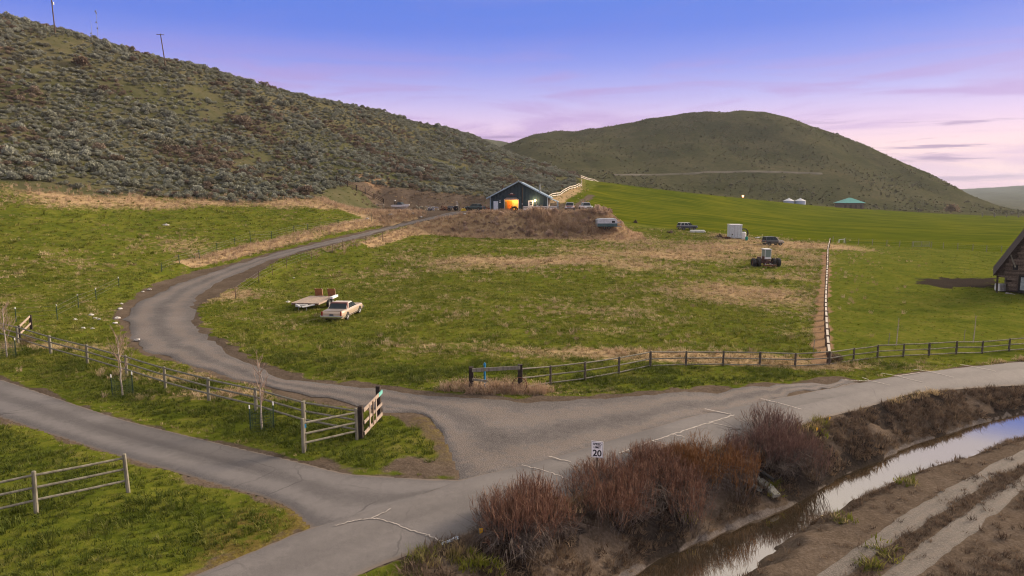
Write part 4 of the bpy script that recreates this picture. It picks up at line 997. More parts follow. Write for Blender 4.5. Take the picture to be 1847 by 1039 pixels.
for a, b in (((0, 0, 0), (0, 0, .75)), ((1.15, 0, 0), (1.15, 0, .95)), ((0, 0, .72), (1.2, 0, .80))): Mb().tube(a, b, .09, .09, 8).build('pipe', WHITE, wf)
rail_fence('distant weathered rail fence at the far right foot of the round hill', [(255, 372), (263, 374), (271, 376), (279, 378), (287, 380), (296, 382), (305, 384)], (.3, .6, .95), .25, .16, W_GREY, W_GREY, 2.2, True)

# ------------------------------------------------------------------ young trees and stakes
BARK = simple('pale_bark', (.42, .37, .31), (.27, .23, .19), 8, .85)
TWIGM = simple('tan_twigs', (.36, .26, .19), (.24, .17, .13), 6, .9)
def sapling(label, xy, h, spread, seed, cage=True, clabel='', group=None):
    r = np.random.default_rng(seed); t = thing('young_tree', label, 'tree', xy, r.uniform(0, 6), group)
    tr = [Vector((0, 0, -.1))]; 
    for k in range(1, 8): tr.append(Vector((r.normal(0, .007) * k, r.normal(0, .007) * k, h * k / 7)))
    Mb().path(tr, .052, .012, 7).build('trunk', BARK, t)
    m = Mb()
    for k in range(20):
        f = r.uniform(.32, .95); p = tr[0].lerp(tr[-1], f) if False else tr[min(7, int(f * 7))].lerp(tr[min(7, int(f * 7) + 1)], f * 7 % 1)
        a = r.uniform(0, 6.28); ln = spread * (1.15 - f * .75) * r.uniform(.7, 1.2); q = [p]; d = Vector((math.cos(a), math.sin(a), r.uniform(.8, 1.6))).normalized()
        for s_ in range(4):
            d = (d + Vector((r.normal(0, .10), r.normal(0, .10), .16))).normalized(); q.append(q[-1] + d * ln / 4)
        m.path(q, .017, .006, 5)
        for s_ in range(5):
            b = q[r.integers(1, 5)]; e = b + (d + Vector((r.normal(0, .5), r.normal(0, .5), .2))).normalized() * ln * r.uniform(.25, .5); m.tube(b, e, .008, .004, 4, False)
    m.build('branches', TWIGM, t)
    if cage:
        c_ = thing('tree_guard', clabel, 'tree guard', xy, 0.2)
        for sx, hh in ((-.52, 1.18), (.52, 1.28)):
            Mb().tube((sx, .05, -.1), (sx, .05, hh - .16), .028, .028, 6).build('stake', GREEN_M, c_); Mb().tube((sx, .05, hh - .16), (sx, .05, hh), .034, .034, 6).build('stake_tip', WHITE, c_)
        m = Mb()
        for z_ in np.arange(.08, .95, .12):
            for i in range(12):
                a0, a1 = 6.2832 * i / 12, 6.2832 * (i + 1) / 12; m.tube((math.cos(a0) * .48, math.sin(a0) * .48, z_), (math.cos(a1) * .48, math.sin(a1) * .48, z_), .006, .006, 4, False)
        for i in range(16): a0 = 6.2832 * i / 16; m.tube((math.cos(a0) * .48, math.sin(a0) * .48, .05), (math.cos(a0) * .48, math.sin(a0) * .48, .95), .005, .005, 4, False)
        m.build('wire_mesh', GREEN_M, c_)
sapling('bare young tree at the left edge beside the long fence', (-33.45, 44.19), 3.4, 1.5, 1, True, 'wire tree guard with a white-tipped stake at the left picture edge')
sapling('bare young tree with upright twigs in the middle of the long fence', (-21.11, 35.87), 3.3, 1.35, 2, True, 'wire tree guard with two white-tipped stakes below the fence bend')
sapling('bare pinkish young tree nearest the wooden gate', (-11.56, 30.40), 3.3, 1.2, 3, True, 'wire tree guard with white-tipped stakes nearest the wooden gate')
for u_, xy, hh, lb in ((0, (29.65, 51.60), 2.2, 'thin leafless whip of a tree in the right pasture, nearer the end-on fence'), (1, (36.90, 53.53), 2.2, 'thin leafless whip of a tree in the right pasture, nearer the barn')):
    t = thing('young_tree', lb, 'tree', xy); Mb().path([Vector((0, 0, -.1)), Vector((.03, 0, hh * .4)), Vector((.05, .02, hh * .75)), Vector((.06, .02, hh))], .045, .015, 6).build('trunk', BARK, t)
    m = Mb()
    for k in range(6):
        z_ = hh * rng.uniform(.45, .95); a = rng.uniform(0, 6.28); m.tube((.04, .01, z_), (.04 + math.cos(a) * .14, math.sin(a) * .14, z_ + .3), .01, .005, 4, False)
    m.build('twigs', TWIGM, t)
for xy, lb in (((29.12, 51.73), 'thin dark stake left of the nearer pasture whip'), ((36.38, 53.88), 'thin dark stake beside the pasture whip nearer the barn'), ((22.20, 49.18), 'thin pale stake in the meadow left of the dirt strip')):
    t = thing('stake', lb, 'stake', xy); Mb().tube((0, 0, -.1), (.03, 0, .95), .03, .025, 6).build('shaft', W_GREY, t)

# ------------------------------------------------------------------ willows on the canal bank
def willow(label, xy, rad, hgt, n, seed, cols, lean=(0, 0)):
    r = np.random.default_rng(seed); t = thing('willow_bush', label, 'bush', xy)
    nm = NT('willow_twigs_%d' % seed); v = nm.noise(5, 4, .6, nm.pos((1, 1, 1), True)); nm.base(nm.ramp(v, [(.3, cols[0]), (.5, cols[1]), (.72, cols[2])])); nm.set(Roughness=.85)
    ng = NT('willow_stems_%d' % seed); v = ng.noise(4, 4, .6, ng.pos((1, 1, 1), True)); ng.base(ng.ramp(v, [(.3, (.055, .042, .035)), (.6, (.16, .13, .11)), (.8, (.27, .235, .205))])); ng.set(Roughness=.9)
    SV, SF, TV, TF = [], [], [], []
    def ribbon(V, Fq, pts, w0, w1):
        pts = np.array(pts); d = pts[-1] - pts[0]; sd = np.cross(d, r.normal(size=3)); sd /= np.linalg.norm(sd) + 1e-6; k = len(V); m_ = len(pts)
        for i, p in enumerate(pts):
            w = w0 + (w1 - w0) * i / (m_ - 1); V.append(p - sd * w); V.append(p + sd * w)
        for i in range(m_ - 1): Fq.append((k + 2 * i, k + 2 * i + 1, k + 2 * i + 3, k + 2 * i + 2))
    gz = h1(*xy)
    SC_ = [(0, 0, 1.0, .8)] + [(math.cos(g) * rad * w_, math.sin(g) * rad * w_, h_, s2_) for g, w_, h_, s2_ in zip(r.uniform(0, 6.28, 7), r.uniform(.3, .75, 7), r.uniform(.72, 1.0, 7), r.uniform(.42, .66, 7))]
    rad0, hgt0 = rad, hgt
    for i in range(n):
        ox, oy, hs_, rs_ = SC_[i % len(SC_)]; rad, hgt = rad0 * rs_, hgt0 * hs_
        a = r.uniform(0, 6.283); q = math.sqrt(r.uniform(0, 1)); b0 = np.array([math.cos(a) * q * rad * .5 + ox, math.sin(a) * q * rad * .5 + oy, 0])
        b0[2] = h1_fast(xy[0] + b0[0], xy[1] + b0[1]) - gz - .05
        oa = a + r.normal(0, .5); out = rad * (.25 + .75 * q) * r.uniform(.5, 1.15); top = hgt * (1 - .42 * (out / rad) ** 2) * r.uniform(.62, 1.06)
        e = np.array([math.cos(oa) * out + ox, math.sin(oa) * out + oy, top + .35 * b0[2]])
        c_ = b0 * .55 + e * .45 + np.array([math.cos(oa), math.sin(oa), 0]) * out * .16; c_[2] = b0[2] + (e[2] - b0[2]) * .40
        jt = r.normal(0, .035, (6, 3)); jt[0] = 0
        P = [jt[int(round(s_ * 5))] + b0 * (1 - s_) ** 2 + c_ * 2 * s_ * (1 - s_) + e * s_ * s_ for s_ in np.linspace(0, 1, 6)]
        ribbon(SV, SF, P[:4], .012, .008); ribbon(TV, TF, P[3:], .008, .004)
        for k in range(5):
            s_ = r.uniform(.40, .95); p = b0 * (1 - s_) ** 2 + c_ * 2 * s_ * (1 - s_) + e * s_ * s_; d = (e - c_); d = d / np.linalg.norm(d) + r.normal(0, .5, 3); d[2] = abs(d[2]) + .15; d /= np.linalg.norm(d)
            ln = hgt * r.uniform(.10, .24); ribbon(TV, TF, [p, p + d * ln * .5, p + d * ln + np.array([0, 0, .03])], .006, .0035)
        if i % 4 == 0:                                   # dead lower branches that hang outwards
            oa2 = a + r.normal(0, .6); e2 = np.array([ox + math.cos(oa2) * rad * r.uniform(.8, 1.3), oy + math.sin(oa2) * rad * r.uniform(.8, 1.3), b0[2] * .8 + hgt * r.uniform(.02, .35)]); md = (b0 + e2) / 2 + np.array([0, 0, hgt * .18])
            ribbon(SV, SF, [b0, md, e2], .011, .005)
            for k in range(3): ribbon(SV, SF, [md, (md + e2) / 2 + r.normal(0, .12, 3), e2 + r.normal(0, .22, 3)], .006, .003)
    lk(bpy.data.objects.new('stems', mesh_np('stems', SV, SF, ng.m)), t); lk(bpy.data.objects.new('twigs', mesh_np('twigs', TV, TF, nm.m)), t)
def h1_fast(x, y):
    return h1(x, y) if False else _plane_h(x, y)
_hc = {}
def _plane_h(x, y):
    k = (round(x * 4), round(y * 4))
    if k not in _hc: _hc[k] = h1(x, y)
    return _hc[k]
RED = [(.085, .044, .030), (.190, .100, .064), (.38, .235, .155)]
ORA = [(.095, .045, .018), (.20, .095, .035), (.32, .17, .07)]
PUR = [(.085, .048, .038), (.165, .098, .076), (.30, .20, .155)]
willow('round red-brown willow bush nearest the camera beside the road', (0.72, 21.81), 1.85, 1.75, 860, 71, RED)
willow('red-brown willow bush right below the speed limit sign', (3.64, 24.39), 2.05, 1.28, 920, 72, RED)
willow('tall dark red willow bush right of the speed limit sign', (5.94, 26.10), 2.15, 1.32, 960, 73, RED)
willow('orange-brown willow bush in the middle of the row', (8.42, 27.95), 1.95, 1.35, 860, 74, ORA)
willow('greyish willow bush beside the broken concrete', (9.98, 28.92), .9, 1.3, 260, 76, PUR)
willow('broad purple-brown willow bush at the far end of the row', (12.11, 30.45), 2.4, 1.42, 1050, 75, PUR)

# ------------------------------------------------------------------ vehicles
GLASS = NT('car_glass').base((.025, .035, .04)).set(Roughness=.08).m
CHROME = simple('chrome', (.55, .58, .60), (.42, .44, .46), 3, .2, .9)
LAMP_R = simple('red_lens', (.28, .02, .015), (.18, .02, .02), 5, .3)
LAMP_W = simple('clear_lens', (.75, .74, .70), (.6, .6, .55), 5, .2)
PLATE = simple('dark_plate', (.05, .06, .07), (.10, .11, .12), 12, .6)
def paint(name, c1, c2=None, rough=.35, metal=.2): return simple(name, c1, c2 or tuple(q * .85 for q in c1), 1.5, rough, metal, .5, coat=.3)
def hull(prof_b, prof_t, hw, crease, tuck=.90):
    """lofted body: profile in (x, z) as lower and upper line, sides bulge to the crease"""
    rings = []
    for (x, zb), (_, zt) in zip(prof_b, prof_t):
        w = hw * (1 - .10 * max(0, abs(x) / abs(prof_b[0][0]) - .85) / .15)
        zc = zb + (zt - zb) * crease
        rings.append([(x, -w * .93, zb), (x, -w, zc), (x, -w * .985, zc + (zt - zc) * .65), (x, -w * tuck, zt), (x, w * tuck, zt), (x, w * .985, zc + (zt - zc) * .65), (x, w, zc), (x, w * .93, zb)])
    return rings
def car(name, label, cat, xy, rz, P, group=None, dz=0.0):
    """x forward, origin on the ground under the middle"""
    t = thing(name, label, cat, xy, rz, group, dz)
    L, Wd = P['L'] / 2, P['W'] / 2; zb, zt, hood, deck, roof = P['zb'], P['belt'], P['hood'], P['deck'], P['roof']
    c0, c1, c2, c3 = P['cab']                             # rear glass base, roof rear, roof front, windscreen base
    xs = [-L, -L * .97, -L * .80, c0, (c0 + c3) / 2, c3, L * .6, L * .95, L]
    top = [deck - .16, deck - .02, deck, zt, zt, zt, (hood + zt) / 2, hood - .03, hood - .16]
    bot = [zb + .14, zb + .03, zb, zb, zb, zb, zb, zb + .03, zb + .14]
    Mb().loft(hull(list(zip(xs, bot)), list(zip(xs, top)), Wd, P.get('crease', .5))).build('body', P['paint'], t, smooth=False, bevel=.02)
    wr, wb = Wd * .74, Wd * .90; k = t
    rm = P.get('roofm', P['paint'])
    cab = Mb().loft([[(c0, -wb, zt - .01), (c0, wb, zt - .01), (c3, wb, zt - .01), (c3, -wb, zt - .01)], [(c1, -wr, roof - .05), (c1, wr, roof - .05), (c2, wr, roof - .05), (c2, -wr, roof - .05)],
                     [(c1 + .06, -wr * .93, roof), (c1 + .06, wr * .93, roof), (c2 - .06, wr * .93, roof), (c2 - .06, -wr * .93, roof)]])
    o = cab.build('roof', rm, t, bevel=.015)
    def pane(a, b, c_, d, nm='window', off=(0, 0, 0), ins=.10):
        Q = [Vector(p) + Vector(off) for p in (a, b, c_, d)]; m = sum(Q, Vector()) / 4; Q = [q.lerp(m, ins) for q in Q]
        nn = (Q[1] - Q[0]).cross(Q[3] - Q[0]).normalized() * .012
        Mb().loft([[q - nn for q in Q], [q + nn for q in Q]]).build(nm, GLASS, t)
    rz_ = roof - .05
    pane((c0, -wb, zt), (c0, wb, zt), (c1, wr, rz_), (c1, -wr, rz_), 'rear_window', (-.012, 0, .01), .09)
    pane((c3, -wb, zt), (c3, wb, zt), (c2, wr, rz_), (c2, -wr, rz_), 'windscreen', (.012, 0, .01), .07)
    n = P.get('side', 2); lo0, lo1 = c0 + P.get('pillar', .12), c3; 
    for s_ in (-1, 1):
        for i in range(n):
            f0, f1 = i / n, (i + 1) / n; r0 = c1 + P.get('pillar', .12); 
            pane((lo0 + (lo1 - lo0) * f0, s_ * wb, zt), (lo0 + (lo1 - lo0) * f1, s_ * wb, zt), (r0 + (c2 - r0) * f1, s_ * wr, rz_), (r0 + (c2 - r0) * f0, s_ * wr, rz_), 'side_window', (0, s_ * .012, .01), .09)
    wr_ = P.get('wr', .34)
    for sx in (P.get('wx', .62), -P.get('wx2', P.get('wx', .62))):
        for s_ in (-1, 1):
            c_ = (L * sx, s_ * (Wd - .10), wr_); w = Mb().wheel(c_, wr_, .22).build('wheel', BLACK, t)
            Mb().tube((c_[0], c_[1] - .09 * 1, c_[2]), (c_[0], c_[1] + .09, c_[2]), wr_ * .58, wr_ * .58, 14).tube((c_[0], c_[1] - .13, c_[2]), (c_[0], c_[1] + .13, c_[2]), wr_ * .22, wr_ * .22, 10).build('hubcap', P.get('hub', CHROME), w)
            ap = [(c_[0] + math.cos(a) * wr_ * 1.18, c_[2] + math.sin(a) * wr_ * 1.18) for a in np.linspace(-.25, math.pi + .25, 13)]
            Mb().extrude(ap, s_ * (Wd * .965), s_ * (Wd + .012)).build('wheel_arch', BLACK, t)
    bm = P.get('bumper', CHROME)
    Mb().box((-L - .06, 0, zb + .22), (.18, Wd * 1.96, .17)).build('bumper', bm, t, bevel=.03); Mb().box((L + .06, 0, zb + .20), (.18, Wd * 1.96, .16)).build('bumper', bm, t, bevel=.03)
    for s_ in (-1, 1):
        Mb().box((-L - .012, s_ * Wd * .84, (zb + deck) / 2 + .12), (.05, P.get('tl', .14), P.get('tlh', .34))).build('tail_light', LAMP_R, t); Mb().box((L + .01, s_ * Wd * .68, hood - .26), (.05, .36, .16)).build('headlight', LAMP_W, t)
    Mb().box((-L - .03, 0, (zb + deck) / 2 + P.get('plz', .12)), (.03, .34, .17)).build('number_plate', PLATE, t)
    Mb().box((L + .012, 0, hood - .27), (.04, Wd * .9, .18)).build('grille', BLACK, t)
    return t
# beige sedan on the meadow
BEIGE = paint('beige_paint', (.52, .41, .30), (.47, .37, .28), .32, .25)
VINYL = simple('maroon_vinyl', (.14, .045, .04), (.10, .035, .03), 8, .6)
CREAM = paint('cream_roof', (.66, .58, .48), (.58, .50, .42), .4, .05)
a_, b_ = Vector((*(-15.07, 56.95), 0)), Vector((*(-15.27, 64.77), 0)); ang = math.radians(84)
sd = car('sedan', 'long beige vintage sedan parked on the grass beside a flatbed trailer', 'car', (-14.86, 59.18), ang,
    dict(L=5.5, W=1.95, zb=.28, belt=.92, hood=.90, deck=.94, roof=1.40, cab=(-1.35, -.95, .35, 1.0), paint=BEIGE, roofm=CREAM, side=2, pillar=.42, wr=.34, wx=.60, wx2=.55, tl=.12, tlh=.42, plz=0.02, hub=WHITE))
Mb().loft([[(-1.30, -.872, .93), (-1.30, .872, .93), (-.97, .872, .93), (-.97, -.872, .93)], [(-.965, -.735, 1.355), (-.965, .735, 1.355), (-.62, .735, 1.36), (-.62, -.735, 1.36)], [(-.90, -.70, 1.414), (-.90, .70, 1.414), (-.62, .70, 1.414), (-.62, -.70, 1.414)]]).build('vinyl_band', VINYL, sd)
Mb().loft([[(-1.345, -.74, .97), (-1.345, .74, .97), (-1.325, .74, .97), (-1.325, -.74, .97)], [(-1.03, -.64, 1.32), (-1.03, .64, 1.32), (-1.0, .64, 1.32), (-1.0, -.64, 1.32)]]).build('rear_glass', GLASS, sd)
for s_ in (-1, 1): Mb().box((.0, s_ * .982, .40), (4.6, .03, .07)).build('side_trim', CHROME, sd)
Mb().box((-2.0, 0, .955), (1.15, 1.55, .02)).build('boot_lid', simple('boot_sky_tint', (.42, .36, .32), (.36, .31, .28), 2, .25, .4), sd)  # lid greyer than the body: the sky's reflection is put into its colour
# flatbed trailer
ft = thing('flatbed_trailer', 'empty flatbed trailer with bleached plank deck and two loading ramps on the grass', 'trailer', (-18.73, 64.01), math.radians(84))
Mb().box((0, 0, .62), (4.5, 2.5, .10)).build('frame', RUST, ft)
for i in range(11):
    Mb().box((0, -1.13 + i * .226, .70 + rng.normal(0, .006)), (4.5 + rng.normal(0, .03), .212, .06)).build('plank', W_PINK, ft)
for s_ in (-1, 1): Mb().box((0, s_ * 1.28, .66), (4.55, .07, .16)).build('side_rail', W_PINK, ft)
for s_ in (-1,):
    for x_ in (-.1, .75):
        c_ = (x_, 1.42, .36); w = Mb().wheel(c_, .36, .22).build('wheel', BLACK, ft); Mb().tube((c_[0], c_[1] - .1, c_[2]), (c_[0], c_[1] + .1, c_[2]), .2, .2, 12).build('hub', STEEL, w)
        c_ = (x_, -1.42, .36); w = Mb().wheel(c_, .36, .22).build('wheel', BLACK, ft); Mb().tube((c_[0], c_[1] - .1, c_[2]), (c_[0], c_[1] + .1, c_[2]), .2, .2, 12).build('hub', STEEL, w)
for y_ in (-.75, .55):
    Mb().box((2.45, y_, 1.02), (.07, .75, .82), 0, ry=-.25).build('ramp', simple('ramp_rust', (.30, .13, .05), (.20, .08, .035), 6, .85), ft)
    for q in (-.34, .34): Mb().box((2.50, y_ + q, 1.04), (.09, .06, .86), 0, ry=-.25).build('ramp_edge', W_PINK, ft)
Mb().beam((-2.2, -.9, .6), (-3.1, -.1, .52), .1, .12).beam((-2.2, .9, .6), (-3.1, .1, .52), .1, .12).build('tongue', WHITE, ft)
for y_ in (-.25, .5): Mb().tube((-2.55, y_, 0), (-2.55, y_, .6), .04, .04, 6).build('jack_leg', STEEL, ft)
Mb().box((1.0, -1.55, .86), (1.5, .28, .22), .0).build('fender', WHITE, ft, bevel=.04)
Mb().box((-2.4, .25, .52), (.35, 1.1, .24)).build('tool_box', simple('dirty_white', (.5, .5, .48), (.36, .35, .33), 4, .6), ft, bevel=.03)
# other vehicles
TAN = paint('tan_paint', (.50, .44, .36)); RED_P = paint('faded_red', (.30, .09, .07), (.42, .30, .27)); WHT_P = paint('old_white', (.66, .65, .62), (.52, .50, .47)); DKB = paint('dark_blue_paint', (.05, .06, .08)); OLV = paint('olive_black', (.06, .065, .06))
SUV = dict(L=4.7, W=1.85, zb=.42, belt=1.10, hood=1.08, deck=1.12, roof=1.78, cab=(-2.25, -2.1, .35, 1.05), side=3, wr=.38, pillar=.06, crease=.45, tl=.14, tlh=.3)
car('suv', 'old two-tone sport utility car with pale roof on the rough ground', 'car', (41.54, 162.47), math.radians(18), dict(SUV, paint=DKB, roofm=WHT_P))
car('suv', 'small boxy dark and cream off-road car right of the white container', 'car', (53.21, 139.40), math.radians(10), dict(SUV, L=3.9, cab=(-1.9, -1.8, .2, .75), belt=1.15, roof=1.85, paint=OLV, roofm=OLV)).name
jp = [o for o in COL.objects if o.name.startswith('suv') and o.type == 'EMPTY'][-1]
Mb().box((1.32, 0, .86), (1.05, 1.88, .50)).build('front_panels', TAN, jp, bevel=.05); Mb().box((.5, 0, 1.5), (.7, 1.4, .5)).build('front_roof_panel', TAN, jp, bevel=.05)
PICK = dict(L=5.2, W=1.95, zb=.48, belt=1.10, hood=1.12, deck=1.08, roof=1.82, cab=(-.75, -.65, .55, 1.05), side=1, wr=.40, crease=.45)
car('pickup_truck', 'faded red and white pickup truck parked right of the shop', 'pickup', (12.3, 146.3), math.radians(-97), dict(PICK, paint=RED_P, roofm=WHT_P))
p2 = car('pickup_truck', 'white pickup truck with orange roof lights, rightmost by the shop', 'pickup', (15.6, 145.6), math.radians(-82), dict(PICK, paint=WHT_P))
for y_ in (-.55, .55): Mb().box((.0, y_, 1.88), (.25, .22, .12)).build('roof_light', simple('amber_lens', (.75, .25, .10), (.6, .2, .08), 4, .4), p2)
car('parked_car', 'dark green old car parked left of the shop wall', 'car', (-7.8, 146.5), math.radians(150), dict(SUV, L=4.4, W=1.75, cab=(-1.3, -.9, .4, 1.0), belt=.95, hood=.92, deck=.95, roof=1.5, zb=.35, side=2, paint=paint('dark_green', (.03, .06, .055))))
# silver stock trailer / camper at the bank
st = thing('camper_trailer', 'rounded silver and green camper trailer at the end of the weedy bank', 'trailer', (18.78, 136.75), math.radians(6))
pr = [(-2.0, .55), (2.0, .55), (2.05, 1.2), (1.98, 1.85), (1.6, 2.15), (-1.6, 2.15), (-1.98, 1.85), (-2.05, 1.2)]
Mb().extrude(pr, -1.1, 1.1).build('shell', simple('aluminium_skin', (.52, .57, .60), (.42, .46, .49), 2, .4, .4), st, bevel=.06)
Mb().box((0, -1.115, .88), (4.0, .03, .62)).build('lower_band', simple('dark_teal', (.05, .11, .12), (.04, .08, .09), 3, .5), st)
for x_ in (-.55, .35):
    for s_ in (-1, 1): Mb().wheel((x_, s_ * 1.0, .34), .34, .2).build('wheel', BLACK, st)
Mb().box((1.2, -1.125, 1.5), (.6, .03, .4)).build('window', GLASS, st); Mb().beam((2.0, 0, .5), (3.2, 0, .5), .12, .12).build('hitch', STEEL, st); Mb().box((2.5, .2, 1.35), (.8, 1.2, .14)).build('rack', STEEL, st)
# container
WC = simple('container_paint', (.56, .62, .63), (.44, .49, .50), 2.5, .6)
ct = thing('storage_container', 'tall pale white storage container standing on the dry meadow', 'container', (48.35, 147.59), math.radians(-6))
Mb().box((0, 1.5, 1.55), (2.5, 3.0, 2.85)).build('shell', WC, ct, bevel=.02); Mb().box((0, 1.5, 3.03), (2.66, 3.2, .14)).build('roof', WHITE, ct)
for s_ in (-1, 1):
    d = Mb().box((s_ * .61, -.03, 1.55), (1.17, .05, 2.6)).build('door', WC, ct)
    for q in (-.3, .25): Mb().tube((s_ * .61 + q, -.075, .35), (s_ * .61 + q, -.075, 2.8), .025, .025, 6).build('lock_bar', STEEL, d)
Mb().box((-.75, -.07, .95), (.22, .04, .26)).build('vent', BLACK, ct)
rl = thing('hose_reel', 'large dark hose reel ring behind a white tank beside the container', 'reel', (50.96, 149.99), math.radians(0))
m = Mb()
for i in range(24):
    t0, t1 = 6.2832 * i / 24, 6.2832 * (i + 1) / 24; m.beam((math.cos(t0) * .95, .5, 1.15 + math.sin(t0) * .95), (math.cos(t1) * .95, .5, 1.15 + math.sin(t1) * .95), .5, .16)
m.build('ring', BLACK, rl)
for k in range(3): t0 = k * 1.047; Mb().beam((math.cos(t0) * .9, .5, 1.15 + math.sin(t0) * .9), (-math.cos(t0) * .9, .5, 1.15 - math.sin(t0) * .9), .06, .06).build('spoke', STEEL, rl)
wt = thing('water_tank', 'white upright plastic tank with a round top beside the container', 'tank', (50.03, 147.57))
m = Mb(); m.tube((0, 0, 0), (0, 0, 1.35), .48, .48, 18).tube((0, 0, 1.35), (0, 0, 1.6), .48, .22, 18).build('shell', WHITE, wt); Mb().tube((0, 0, 1.58), (0, 0, 1.72), .2, .2, 12).build('lid', BLACK, wt)
for z_ in (.4, .8, 1.2): Mb().tube((0, 0, z_), (0, 0, z_ + .05), .495, .495, 18).build('hoop', WHITE, wt)
gb_ = thing('green_barrel', 'small bright green barrel at the foot of the white tank', 'barrel', (49.88, 145.18)); GB = simple('green_plastic', (.01, .26, .18), (.01, .18, .13), 4, .5)
Mb().tube((0, 0, 0), (0, 0, .8), .3, .3, 14).build('drum', GB, gb_); [Mb().tube((0, 0, z_), (0, 0, z_ + .04), .315, .315, 14).build('rib', GB, gb_) for z_ in (.25, .5, .77)]
bo = thing('upturned_boat', 'pale upturned boat lying beside the old sport utility car', 'boat', (42.67, 157.31), math.radians(-8))
rings = []
for x_, w, h in ((-1.7, .55, .5), (-1.2, .62, .58), (0, .66, .62), (1.0, .55, .58), (1.6, .25, .45), (1.8, .05, .3)): rings.append([(x_, -w, .02), (x_, -w * .85, h * .7), (x_, 0, h), (x_, w * .85, h * .7), (x_, w, .02)])
Mb().loft(rings).build('hull', simple('boat_grey', (.50, .50, .46), (.36, .37, .33), 3, .6), bo); Mb().beam((-1.7, 0, .53), (1.5, 0, .53), .06, .16).build('keel', WHITE, bo)
for k, (xy, r_, lb) in enumerate((((45.93, 146.37), .9, 'rusty scrap heap left of the white container'), ((45.29, 148.99), .7, 'dark scrap heap further left of the white container'), ((35.37, 152.22), 1.0, 'dark brush heap below the old sport utility car'), ((30.46, 169.14), .6, 'small dark heap on the field edge right of the camper'))):
    o = thing('scrap_heap', lb, 'scrap heap', xy); m = Mb(); rr = np.random.default_rng(k)
    for i in range(26):
        a = rr.uniform(0, 6.28); q = rr.uniform(0, r_); c_ = Vector((math.cos(a) * q, math.sin(a) * q, rr.uniform(.05, .5 * (1.1 - q / r_)))); d = Vector(rr.normal(size=3)).normalized() * rr.uniform(.2, .5); m.beam(c_ - d, c_ + d, rr.uniform(.05, .3), rr.uniform(.03, .12))
    m.build('scrap', RUST if k == 0 else W_BROWN, o)
for k, (xy, sx, sy, lb) in enumerate((((54.70, 152.27), .7, .4, 'crumpled white sheet left of the dry weeds by the container'), ((57.29, 154.93), 1.5, .3, 'long white plank lying behind the boxy off-road car'))):
    o = thing('white_debris', lb, 'debris', xy, .1); Mb().box((0, 0, .12), (sx * 1.4, sy, .1)).box((sx * .3, .1, .22), (sx * .7, sy * .8, .12), .4).build('sheet', WHITE, o)
# tractor
tx = thing('tractor', 'old dark red tractor with dual rear wheels and tall white cab', 'tractor', (37.84, 101.99), math.radians(92))
TR = simple('tractor_red', (.11, .035, .03), (.055, .03, .026), 4, .7)
Mb().box((.9, 0, .95), (2.2, .62, .75)).build('hood', TR, tx, bevel=.06); Mb().box((-.2, 0, .75), (2.0, .8, .5)).build('chassis', TR, tx); Mb().box((2.05, 0, .9), (.12, .58, .62)).build('grille', BLACK, tx)
Mb().box((-.75, 0, 1.35), (.9, 1.0, .5)).build('seat_deck', TR, tx)
cb = Mb()
for sx in (-1.25, -.05):
    for sy in (-.5, .5): cb.beam((sx, sy * .86, 1.2), (sx + .04, sy * .84, 2.62), .08, .08)
cb.box((-.65, 0, 1.38), (1.26, .94, .30)).build('cab_frame', WHITE, tx); Mb().box((-.65, 0, 2.66), (1.4, 1.08, .13)).build('cab_roof', WHITE, tx, bevel=.04)
CG = NT('cab_glass').base((.20, .26, .23)).set(Roughness=.12).m
for c_, d in (((-1.27, 0, 2.05), (.02, .8, 1.02)), ((-.03, 0, 2.05), (.02, .8, 1.02)), ((-.65, -.44, 2.05), (1.1, .02, 1.02)), ((-.65, .44, 2.05), (1.1, .02, 1.02))): Mb().box(c_, d).build('cab_window', CG, tx)
for s_ in (-1, 1):
    for off in (1.15, 1.85): 
        w = Mb().wheel((-.6, s_ * off, .66), .66, .46, 20).build('rear_wheel', BLACK, tx); Mb().tube((-.6, s_ * (off - .12), .66), (-.6, s_ * (off + .12), .66), .34, .34, 14).build('rim', RUST, w)
    w = Mb().wheel((1.55, s_ * .75, .42), .42, .26, 16).build('front_wheel', BLACK, tx); Mb().tube((1.55, s_ * .63, .42), (1.55, s_ * .87, .42), .22, .22, 12).build('rim', STEEL, w)
    Mb().beam((-1.1, s_ * .3, .6), (-2.1, s_ * .55, .35), .12, .14).build('lift_arm', STEEL, tx)
Mb().tube((-.6, -2.0, .66), (-.6, 2.0, .66), .11, .11, 10).build('rear_axle', TR, tx); Mb().beam((1.55, -.7, .45), (1.55, .7, .45), .1, .12).build('front_axle', TR, tx); Mb().tube((.9, -.2, 1.3), (.9, -.2, 2.1), .05, .05, 8).build('exhaust', BLACK, tx)
Mb().box((-2.2, 0, .38), (.3, 1.9, .2)).build('drawbar', RUST, tx)
